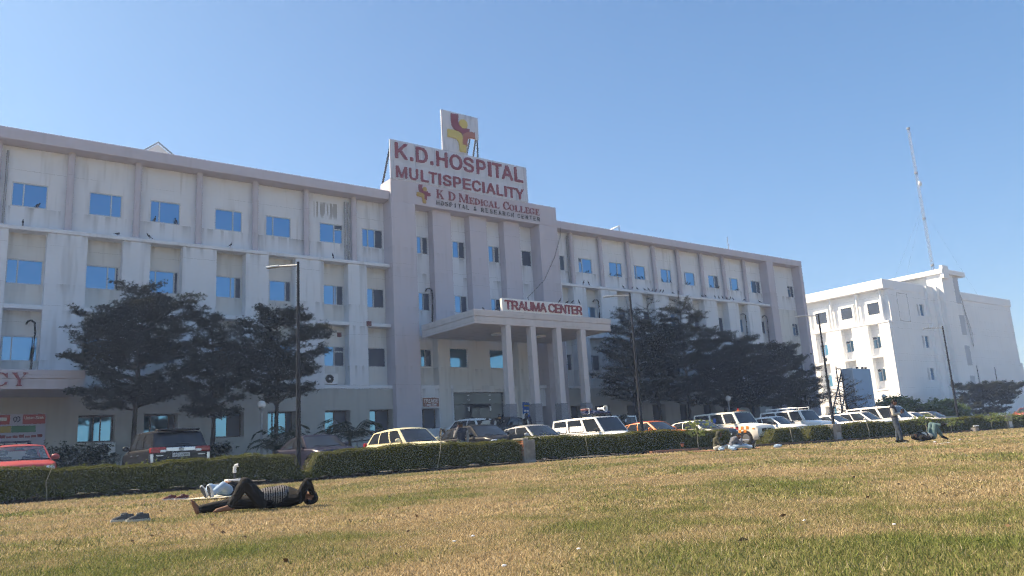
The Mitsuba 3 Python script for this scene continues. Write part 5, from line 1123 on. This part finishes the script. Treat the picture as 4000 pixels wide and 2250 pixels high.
shoe('dark grey shoe with pale sole, the nearer of the pair on the lawn', 2.44, 11.17, 168, 'shoe_grey', 'shoe_sole', 'pair of grey shoes')
shoe('dark grey shoe with pale sole, the farther of the pair on the lawn', 2.30, 11.40, 160, 'shoe_grey', 'shoe_sole', 'pair of grey shoes')
shoe('maroon shoe with white sole, right one of the pair by the ground sheet', 4.55, 17.45, 175, 'shoe_maroon', 'shoe_white', 'pair of maroon shoes')
shoe('maroon shoe with white sole, left one of the pair by the ground sheet', 4.38, 17.72, 168, 'shoe_maroon', 'shoe_white', 'pair of maroon shoes')

# ------------------------------------------------------------------ people
for k_, c_ in (('skin', (.20, .105, .065)), ('skin_dark', (.13, .07, .045)), ('hair', (.012, .011, .010)), ('cloth_black', (.009, .009, .009)), ('cloth_char', (.018, .018, .018)), ('cloth_olive', (.055, .055, .035)), ('cloth_greyblue', (.125, .135, .165)),
               ('cloth_jeans', (.05, .065, .09)), ('cloth_pale', (.42, .41, .38)), ('cloth_light_jeans', (.30, .40, .52)), ('cloth_navy', (.035, .038, .055)), ('cloth_cream', (.45, .43, .36)), ('cloth_teal', (.10, .16, .17)), ('cloth_orange', (.55, .25, .04)), ('cloth_red', (.35, .05, .05)), ('cloth_pattern', (.24, .23, .22)), ('eye_dark', (.02, .02, .02)), ('phone', (.015, .015, .018))):
    scene[k_] = two({'type': 'principled', 'base_color': rgb(c_), 'roughness': .85 if 'cloth' in k_ else .6, 'specular': .2, 'sheen': .1 if 'cloth' in k_ else 0.})
scene['grey_cloth'] = scene['cloth_char']
def sph(p, r, n=12): return m3.Manifold.sphere(r, n).translate([float(c) for c in p])
def bone(*pr): return m3.Manifold.batch_hull([sph(p, r) for p, r in pr]) if len(pr) > 1 else sph(*pr[0])
def fuse(ms, ln, it=8, noise_=0., seed=0):
    m = m3.Manifold.batch_boolean(ms, m3.OpType.Add).refine_to_length(ln).to_mesh()
    t = trimesh.Trimesh(m.vert_properties[:, :3], m.tri_verts, process=True)
    trimesh.smoothing.filter_taubin(t, lamb=.5, nu=.52, iterations=it)
    if noise_:
        v = np.array(t.vertices); n = np.array(t.vertex_normals); w = meshkit.fbm(v*np.array([9, 9, 14]) + seed, 3, seed) - .5
        t = trimesh.Trimesh(v + n*(w*noise_*2)[:, None], t.faces, process=False)
    return t
def unit(v): v = np.asarray(v, float); return v/(np.linalg.norm(v)+1e-9)
def hand(w, d, nrm, curl=.5, side=1):
    """w wrist, d the way the hand points, nrm the way the palm faces"""
    d, nrm = unit(d), unit(np.asarray(nrm, float) - np.dot(nrm, unit(d))*unit(d)); t = np.cross(d, nrm)*side; w = np.asarray(w, float)
    ms = [bone((w, .026), (w + d*.085 + t*.030, .013), (w + d*.088 - t*.030, .013), (w + d*.03 + t*.028, .015))]
    for i, (o, l) in enumerate(((.032, .068), (.011, .078), (-.011, .073), (-.031, .056))):
        b = w + d*.085 + t*o; e1 = unit(d*math.cos(curl*.7) + nrm*math.sin(curl*.7) + t*o*1.5); e2 = unit(d*math.cos(curl*1.8) + nrm*math.sin(curl*1.8))
        m_ = b + e1*l*.5; ms += [bone((b, .0098), (m_, .009)), bone((m_, .009), (m_ + e2*l*.5, .0075))]
    b = w + d*.025 + t*.03; e = unit(d*.6 + t*.8 + nrm*.25); m_ = b + e*.045; ms += [bone((b, .013), (m_, .0105)), bone((m_, .0105), (m_ + unit(d*.85 + t*.35 + nrm*.3)*.035, .009))]
    return ms
def person(label, origin, e1, J, look, ln=.03, group=None, e3=(0, 0, 1)):
    """J: joints in the frame (e1 forward, e2 = to the figure's left, e3 up) from origin; pairs are (left, right)"""
    E1 = unit(e1); E3 = unit(e3); E2 = np.cross(E3, E1); o = np.asarray(origin, float)
    X = lambda p: o + E1*p[0] + E2*p[1] + E3*p[2]
    V = lambda p: E1*p[0] + E2*p[1] + E3*p[2]
    k = thing('person', label, 'person', None, group)
    P, C, N, Hd = X(J['pelvis']), X(J['chest']), X(J['neck']), X(J['head']); fwd, up = V(J['face']), unit(V(J['crown'])); fwd = unit(fwd - up*np.dot(fwd, up)); sd = np.cross(up, fwd)
    sh, el, wr, hp, kn, an, to = ([X(p) for p in J[q]] for q in ('sh', 'el', 'wr', 'hip', 'knee', 'ank', 'toe'))
    M = (P+C)/2
    body = [bone((hp[0], .09), (hp[1], .09), (M, .085)), bone((M, .085), (C, .095), (sh[0], .045), (sh[1], .045)), bone((C, .09), (N, .052)), bone((N, .052), (Hd - up*.06, .05))]
    # head: skull, jaw, nose, ears
    body += [bone((Hd + up*.030 - fwd*.015, .080), (Hd + up*.022 + fwd*.022, .072)), bone((Hd + up*.0, .070), (Hd - up*.075 + fwd*.055, .030)), bone((Hd + fwd*.085 + up*.012, .010), (Hd + fwd*.106 - up*.022, .012)), bone((Hd + fwd*.09 - up*.048, .014), (Hd + fwd*.085 - up*.05 + sd*.02, .010), (Hd + fwd*.085 - up*.05 - sd*.02, .010))]
    for s in (-1, 1): body.append(bone((Hd + sd*s*.078 + up*.012 - fwd*.008, .017), (Hd + sd*s*.078 - up*.022 - fwd*.003, .013)))
    hd = J.get('hand', [None, None])
    for i in (0, 1):
        body += [bone((sh[i], .045), (el[i], .040)), bone((el[i], .042), (wr[i], .029))]
        d = V(hd[i][0]) if hd[i] else unit(wr[i]-el[i]); nn = V(hd[i][1]) if hd[i] else np.cross(unit(wr[i]-el[i]), unit(sh[i]-el[i])) + np.array([0, 0, .01])
        body += hand(wr[i], d, nn, hd[i][2] if hd[i] else .6, 1 if i else -1)
        body += [bone((hp[i], .088), (kn[i], .060)), bone((kn[i], .060), (kn[i]*.55+an[i]*.45, .055), (an[i], .040)), bone((an[i] - unit(to[i]-an[i])*.03 - unit(kn[i]-an[i])*.025, .036), (an[i], .036), (to[i], .026))]
        if look.get('barefoot'):
            sdx = np.cross(unit(to[i]-an[i]), unit(kn[i]-an[i])); td = unit(to[i]-an[i])
            for q_, (o_, l_) in enumerate(((-.032, .05), (-.014, .045), (.002, .04), (.017, .034), (.03, .028))): body.append(bone((to[i] + sdx*o_, .013 if q_ == 0 else .010), (to[i] + sdx*o_ + td*l_*.7, .012 if q_ == 0 else .008)))
    obj('body', fuse(body, min(ln, .014), 6), look.get('skin', 'skin'), k, smooth=True)
    for s in (-1, 1): obj('eye', MB().ball(Hd + fwd*.083 + sd*s*.031 + up*.018, .012, 1), 'eye_dark', k)
    # hair or hood
    cap = [bone((Hd + up*.040 - fwd*.02, .088), (Hd + up*.045 + fwd*.02, .070), (Hd - up*.02 - fwd*.045, .066))]
    if look.get('hood'): obj('hood', fuse([bone((Hd + up*.03 - fwd*.025, .108), (Hd - up*.06 - fwd*.01, .085), (N, .085))], .03, 4, .012), look['hood'], k, smooth=True)
    elif look.get('scarf'): obj('headscarf', fuse(cap + [bone((Hd - fwd*.05, .085), (N - fwd*.06, .09))], .03, 4, .01), look['scarf'], k, smooth=True)
    else: obj('hair', fuse(cap, .02, 3, .008), 'hair', k, smooth=True)
    # clothes
    tp = look['top']; slv = look.get('sleeve', tp)
    top = [bone((hp[0]*.75+C*.25, .115), (hp[1]*.75+C*.25, .115), (M, .132)), bone((M, .128), (C, .150), (sh[0], .088), (sh[1], .088)), bone((C, .10), (N, .068))]
    arms = [[bone((sh[i], .074), (el[i], .058)), bone((el[i], .058), (wr[i]*.93+el[i]*.07, .044))] for i in (0, 1)]
    nz = look.get('fold', .014)
    if slv == tp: obj('jacket', fuse(top + arms[0] + arms[1], ln, 5, nz, 3), tp, k, smooth=True)
    else:
        obj('vest', fuse(top, ln, 5, nz, 3), tp, k, smooth=True)
        for i in (0, 1): obj('sleeve', fuse(arms[i], ln, 5, nz, 5+i), slv, k, smooth=True)
    if look.get('band'):
        a, b, mt = look['band']; p0, p1 = P*(1-a)+C*a, P*(1-b)+C*b
        obj('shirt', fuse([bone((p0 + (hp[0]-hp[1])*.45 + E3*.03, .105), (p0 - (hp[0]-hp[1])*.45 + E3*.03, .105), (p1 + (sh[0]-sh[1])*.25 + E3*.03, .108), (p1 - (sh[0]-sh[1])*.25 + E3*.03, .108), (p0 + E3*.028, .136), (p1 + E3*.028, .148))], .03, 4, .008, 8), mt, k, smooth=True)
    if look.get('collar'): obj('scarf', fuse([bone((N + sd*.06, .055), (N + fwd*.05, .05), (N - sd*.06, .055), (N - fwd*.05, .05))], .03, 4, .01), look['collar'], k, smooth=True)
    legs = [bone((hp[0], .108), (hp[1], .108), (P*.8+M*.2, .105))]
    for i in (0, 1): legs += [bone((hp[i], .108), (kn[i], .080)), bone((kn[i], .080), (an[i]*.88+kn[i]*.12, .064))]
    obj('trousers', fuse(legs, ln, 5, nz, 11), look['legs'], k, smooth=True)
    if not look.get('barefoot'):
        for i in (0, 1):
            t_ = unit(to[i]-an[i]); h_ = unit(kn[i]-an[i])
            obj('shoe', fuse([bone((an[i] - t_*.04 - h_*.035, .042), (an[i], .046), (to[i] + t_*.03, .036))], .025, 4), look.get('shoes', 'shoe_grey'), k, smooth=True)
            obj('sole', fuse([bone((an[i] - t_*.045 - h_*.066, .018), (to[i] + t_*.035 - h_*.03, .018), (to[i] - t_*.02 - h_*.04 + np.cross(t_, h_)*.025, .016), (to[i] - t_*.02 - h_*.04 - np.cross(t_, h_)*.025, .016))], .03, 2), look.get('soles', 'shoe_sole'), k, smooth=True)
    if look.get('phone') is not None:
        p = wr[look['phone']] + V(hd[look['phone']][0] if hd[look['phone']] else (1, 0, 0))*.09
        obj('phone', MB().bbox(p[0]-.04, p[0]+.04, p[1]-.04, p[1]+.04, p[2]-.005, p[2]+.12, .006), 'phone', k)
    return k
# the man lying nearest: the frame runs from feet (0) to head along his body; "left" is -e2 there, so pairs list (far arm, near arm)
u_ = unit((1.59, -.44, 0)); base_ = np.array([3.02, 11.52, .02])
def stripes(p, n, uv):
    s = (p.x - float(base_[0]))*float(u_[0]) + (p.y - float(base_[1]))*float(u_[1])
    return dr.select(dr.sin(s*2*PI/.032) > 0, mi.Color3f(.20, .20, .20), mi.Color3f(.015, .015, .016))
diffuse('cloth_stripes', stripes)
person('man in black jacket and striped shirt lying nearest on his back with one knee raised', base_, u_,
       dict(pelvis=(.94, 0, .13), chest=(1.30, 0, .14), neck=(1.49, 0, .115), head=(1.60, 0, .115), face=(.05, -.25, 1), crown=(1, 0, .1),
            sh=[(1.43, .18, .125), (1.43, -.18, .125)], el=[(1.17, .28, .09), (1.545, -.25, .345)], wr=[(1.19, .09, .285), (1.63, -.13, .17)], hand=[((.05, -1, .12), (0, 0, -1), .5), ((.1, .8, .1), (0, 0, -1), .5)],
            hip=[(.93, .09, .11), (.93, -.09, .11)], knee=[(.52, .10, .10), (.70, -.19, .385)], ank=[(.105, .08, .055), (.52, -.13, .07)], toe=[(.035, .07, .16), (.34, -.12, .035)]),
       dict(top='cloth_black', legs='cloth_char', barefoot=True, band=(.12, .80, 'cloth_stripes'), fold=.012), ln=.022)
person('man in pale jeans and dark jacket lying behind, feet towards the camera', (4.66, 16.55, .035), (.80, .60, 0),
       dict(pelvis=(.56, 0, .13), chest=(.94, 0, .14), neck=(1.12, 0, .13), head=(1.23, 0, .13), face=(0, .3, 1), crown=(1, 0, .1),
            sh=[(1.06, .18, .14), (1.06, -.18, .14)], el=[(.81, .27, .12), (.81, -.26, .12)], wr=[(.72, .08, .27), (.68, -.06, .27)], hand=[((-.3, -1, 0), (0, 0, -1), .5), ((-.3, 1, 0), (0, 0, -1), .5)],
            hip=[(.54, .09, .12), (.54, -.09, .12)], knee=[(.36, .20, .20), (.34, -.12, .22)], ank=[(.08, .09, .07), (.08, -.06, .08)], toe=[(.02, .13, .20), (.02, -.04, .21)]),
       dict(top='cloth_char', legs='cloth_light_jeans', shoes='shoe_white', soles='shoe_grey'))
r_ = unit((.603, -.798, 0)); aw = np.array([.798, .603, 0]); z0 = float(lawn_bump(25.4, 20.2))
person('person in dark olive hooded jacket sitting at left of the pair by the hedge', np.array([25.27, 20.4, z0]), r_,
       dict(pelvis=(0, 0, .12), chest=(.07, 0, .42), neck=(.13, 0, .56), head=(.19, 0, .65), face=(1, -.2, -.25), crown=(.25, 0, 1), sh=[(.10, .19, .50), (.10, -.19, .50)], el=[(.20, .26, .26), (.20, -.26, .26)], wr=[(.38, .10, .24), (.38, -.08, .24)],
            hip=[(.02, .10, .12), (.02, -.10, .12)], knee=[(.40, .16, .20), (.42, -.14, .16)], ank=[(.74, .10, .08), (.78, -.10, .08)], toe=[(.80, .12, .19), (.84, -.12, .19)]),
       dict(top='cloth_olive', legs='cloth_pale', hood='cloth_olive', shoes='shoe_grey', fold=.02))
person('person in blue grey hooded sweater sitting at right of the pair with head in hand', np.array([25.46, 19.83, z0]), r_,
       dict(pelvis=(0, 0, .12), chest=(.17, 0, .38), neck=(.27, 0, .49), head=(.36, 0, .53), face=(.8, -.25, -.6), crown=(.6, 0, .8), sh=[(.20, .19, .44), (.22, -.18, .44)], el=[(.32, .25, .24), (.42, -.18, .24)], wr=[(.48, .10, .22), (.45, -.10, .44)], hand=[None, ((.0, .3, 1), (-1, .3, 0), .6)],
            hip=[(.02, .10, .12), (.02, -.10, .12)], knee=[(.44, .14, .20), (.44, -.13, .17)], ank=[(.86, .12, .08), (.84, -.10, .08)], toe=[(.92, .14, .20), (.90, -.10, .20)]),
       dict(top='cloth_greyblue', legs='cloth_light_jeans', shoes='cloth_black', fold=.018))
rs = unit((.438, -.899, 0)); zs_ = float(lawn_bump(29.1, 15.0))
person('man standing on the lawn in dark vest with pale sleeves looking down at his phone', np.array([29.15, 15.0, zs_+.01]), rs,
       dict(pelvis=(-.03, 0, .88), chest=(-.05, 0, 1.19), neck=(-.03, 0, 1.38), head=(.035, 0, 1.48), face=(.85, 0, -.5), crown=(.45, 0, .9), sh=[(-.06, .19, 1.30), (-.06, -.19, 1.30)], el=[(-.05, .25, 1.03), (-.05, -.25, 1.03)], wr=[(.19, .07, 1.08), (.19, -.06, 1.08)], hand=[((1, -.2, .3), (0, -1, .3), .8), ((1, .2, .3), (0, 1, .3), .8)],
            hip=[(-.03, .09, .86), (-.03, -.09, .86)], knee=[(.0, .11, .46), (.06, -.10, .46)], ank=[(-.05, .12, .08), (.10, -.10, .08)], toe=[(.10, .15, .04), (.26, -.11, .04)]),
       dict(top='cloth_navy', sleeve='cloth_pale', legs='cloth_jeans', shoes='cloth_black', soles='shoe_white', phone=1))
ax = unit(rs*.80 + np.array([.899, .438, 0])*.55)
person('man lying on his back on the right lawn with raised crossed knees', np.array([29.25, 14.55, .03+zs_]), -ax,
       dict(pelvis=(-.78, 0, .13), chest=(-.40, 0, .13), neck=(-.21, 0, .14), head=(-.10, 0, .16), face=(-.3, 0, 1), crown=(1, 0, .35), sh=[(-.27, .18, .13), (-.27, -.18, .13)], el=[(-.50, .27, .10), (-.50, -.27, .10)], wr=[(-.56, .05, .28), (-.54, -.05, .29)], hand=[((-.2, -1, 0), (0, 0, -1), .6), ((-.2, 1, 0), (0, 0, -1), .6)],
            hip=[(-.80, .10, .13), (-.80, -.10, .13)], knee=[(-.92, .08, .54), (-.86, -.05, .58)], ank=[(-1.14, .10, .12), (-1.12, .16, .52)], toe=[(-1.26, .14, .04), (-1.22, .26, .56)]),
       dict(top='cloth_char', legs='cloth_teal', shoes='cloth_black', band=(.3, .8, 'cloth_cream')))
def stand(lean=0., arms=((.02, .26, .78), (.02, -.26, .78)), wr=((.08, .24, .55), (.08, -.24, .55)), h=1.0, head=(0, 0), bend=0.):
    b = bend
    return dict(pelvis=(0, 0, .90*h), chest=(.02+b*.22, 0, (1.24-b*.06)*h), neck=(.03+b*.36, 0, (1.44-b*.14)*h), head=(.06+b*.42, 0, (1.56-b*.18)*h), face=(1, head[0], -.15+head[1]), crown=(.1+b, 0, 1), sh=[(.02+b*.3, .19, (1.38-b*.12)*h), (.02+b*.3, -.19, (1.38-b*.12)*h)],
                el=[(p[0]+b*.2, p[1], p[2]+.32) for p in arms], wr=[(p[0]+b*.2, p[1], p[2]+.32) for p in wr], hip=[(0, .09, .88*h), (0, -.09, .88*h)], knee=[(.03, .10, .48*h), (.03, -.10, .48*h)], ank=[(0, .11, .08), (0, -.11, .08)], toe=[(.15, .14, .04), (.15, -.14, .04)])
person('man in dark vest holding a phone to his ear beside black utility car', (17.05, 26.2, .125), (-.45, -.9, 0),
       {**stand(arms=((.04, .27, .78), (.06, -.27, .80)), wr=((.10, .22, .55), (.10, -.11, 1.16))), 'hand': [None, ((0, .2, 1), (-.3, 1, 0), .8)]}, dict(top='cloth_navy', sleeve='cloth_pattern', legs='cloth_pattern', skin='skin_dark', phone=1))
person('person in dark jacket standing with back turned before the blue poster', (27.25, 35.0, .905), (.3, 1, 0), stand(h=1.0), dict(top='cloth_navy', legs='cloth_char', skin='skin_dark'), group='people at the hospital entrance')
person('person with white headscarf partly behind the first portico column', (26.95, 34.95, .905), (.8, .6, 0), stand(h=.96), dict(top='cloth_char', sleeve='cloth_pale', legs='cloth_char', scarf='cloth_pale'), group='people at the hospital entrance')
person('person in black vest with white sleeves and orange scarf at the entrance', (25.15, 34.75, .905), (.2, 1, 0), stand(h=.97), dict(top='cloth_char', sleeve='cloth_pale', legs='cloth_char', collar='cloth_orange', skin='skin_dark'), group='people at the hospital entrance')
person('person in grey top just left of the first portico column', (25.75, 35.3, .905), (.3, 1, 0), stand(h=.97), dict(top='cloth_greyblue', legs='cloth_char', skin='skin_dark'), group='people at the hospital entrance')
person('person in pale shirt bending forward at the entrance', (24.4, 35.2, .905), (.9, .3, 0), stand(h=.97, bend=.7), dict(top='cloth_cream', legs='cloth_char', skin='skin_dark'), group='people at the hospital entrance')

# ------------------------------------------------------------------ pigeons
plain('plumage', (.045, .05, .06), .6, .3); plain('pigeon_head', (.03, .035, .04), .5, .3)
PG = []
for tilt, hz in ((35, .15), (8, .11), (60, .17)):
    p = Prefab(); a = math.radians(tilt); c, s = math.cos(a), math.sin(a); R_ = lambda x, z: (x*c, 0, hz + x*s)
    b = m3.Manifold.batch_hull([m3.Manifold.sphere(.055, 10).translate(list(R_(.02, 0))), m3.Manifold.sphere(.035, 8).translate(list(R_(.10, 0))), m3.Manifold.sphere(.03, 8).translate(list(R_(-.08, 0)))]).to_mesh()
    p.add('body', trimesh.Trimesh(b.vert_properties[:, :3], b.tri_verts, process=False), 'plumage', 60)
    hx, _, hzz = R_(.12, 0); p.add('head', MB().ball((hx, 0, hzz+.045), (.032, .028, .032), 1).add([(hx+.03, .006, hzz+.045), (hx+.03, -.006, hzz+.045), (hx+.055, 0, hzz+.035), (hx+.03, 0, hzz+.055)], [(0, 1, 2), (1, 3, 2), (3, 0, 2)]), 'pigeon_head', 60)
    tx, _, tz = R_(-.08, 0); ex, _, ez = R_(-.22, 0); p.add('tail', MB().add([(tx, .02, tz+.02), (tx, -.02, tz+.02), (ex, -.03, ez+.005), (ex, .03, ez+.005), (tx, .02, tz-.01), (tx, -.02, tz-.01), (ex, -.03, ez-.005), (ex, .03, ez-.005)], [(0, 1, 2, 3), (7, 6, 5, 4), (0, 4, 5, 1), (2, 6, 7, 3), (1, 5, 6, 2), (3, 7, 4, 0)]), 'plumage')
    p.add('feet', MB().tube([(0, .02, 0), (0, .02, hz-.02)], .005, 4).tube([(0, -.02, 0), (0, -.02, hz-.02)], .005, 4), 'mat_red'); PG.append(p)
_rp = random.Random(9)
ORD = 'first second third fourth fifth sixth seventh eighth ninth tenth eleventh twelfth thirteenth fourteenth fifteenth sixteenth seventeenth eighteenth nineteenth twentieth twenty-first twenty-second twenty-third'.split()
def pigeons(xs, y, z, label, group):
    for n, x in enumerate(xs):
        lab = label if len(xs) == 1 else 'dark pigeon, %s from the left, %s' % (ORD[n], label)
        PG[_rp.choice([0, 0, 1, 2])].put('pigeon', lab, 'pigeon', at(x, y, z, _rp.choice([0, 180, 20, 200, 90, 270, 150])), group)
pigeons((3.07, 7.14, 8.65, 12.78, 18.81), 42.0, 12.362, 'on the ledge below the top storey, left wing', 'pigeons on the left wing ledge')
pigeons((3.66, 9.0, 10.08), 42.56, 13.49, 'on the top storey window sills, left wing', 'pigeons on left wing sills')
pigeons((38.85, 39.38, 43.04, 44.01, 44.59, 45.43, 45.9, 46.3, 46.7, 47.24, 47.59, 48.74, 49.41, 52.53, 52.9, 54.16, 54.65, 55.17, 55.75, 56.24, 56.66, 58.15, 60.51), 42.0, 12.362, 'in the row along the right wing ledge', 'pigeons on the right wing ledge')
pigeons((39.96, 42.29, 43.06, 43.34, 45.44, 45.88, 48.24, 49.22, 51.29, 51.64, 54.47, 55.51, 58.23), 42.56, 13.46, 'on the top storey window sills, right wing', 'pigeons on right wing sills')
pigeons((31.03, 31.65, 32.07, 32.66), 35.84, 9.302, 'standing on top of the canopy sign', 'pigeons on the canopy sign')
pigeons((25.5,), 36.2, 8.522, 'dark pigeon on the left edge of the entrance canopy', None)
# ------------------------------------------------------------------ haze: one closed box of thin air round everything
scene['haze_air'] = {'type': 'homogeneous', 'albedo': {'type': 'rgb', 'value': [.955, .96, .965]}, 'sigma_t': {'type': 'rgb', 'value': [.62*HAZE, .85*HAZE, 1.35*HAZE]}, 'phase': {'type': 'hg', 'g': .3}}
scene['haze'] = {'type': 'cube', 'to_world': T().translate([100, 50, 27.5]).scale([602, 552, 29.5]), 'bsdf': {'type': 'null'}, 'interior': {'type': 'ref', 'id': 'haze_air'}}
labels['haze'] = {'label': 'thin pale winter haze in the air', 'category': 'haze', 'kind': 'stuff'}
scene['camera']['medium'] = {'type': 'ref', 'id': 'haze_air'}
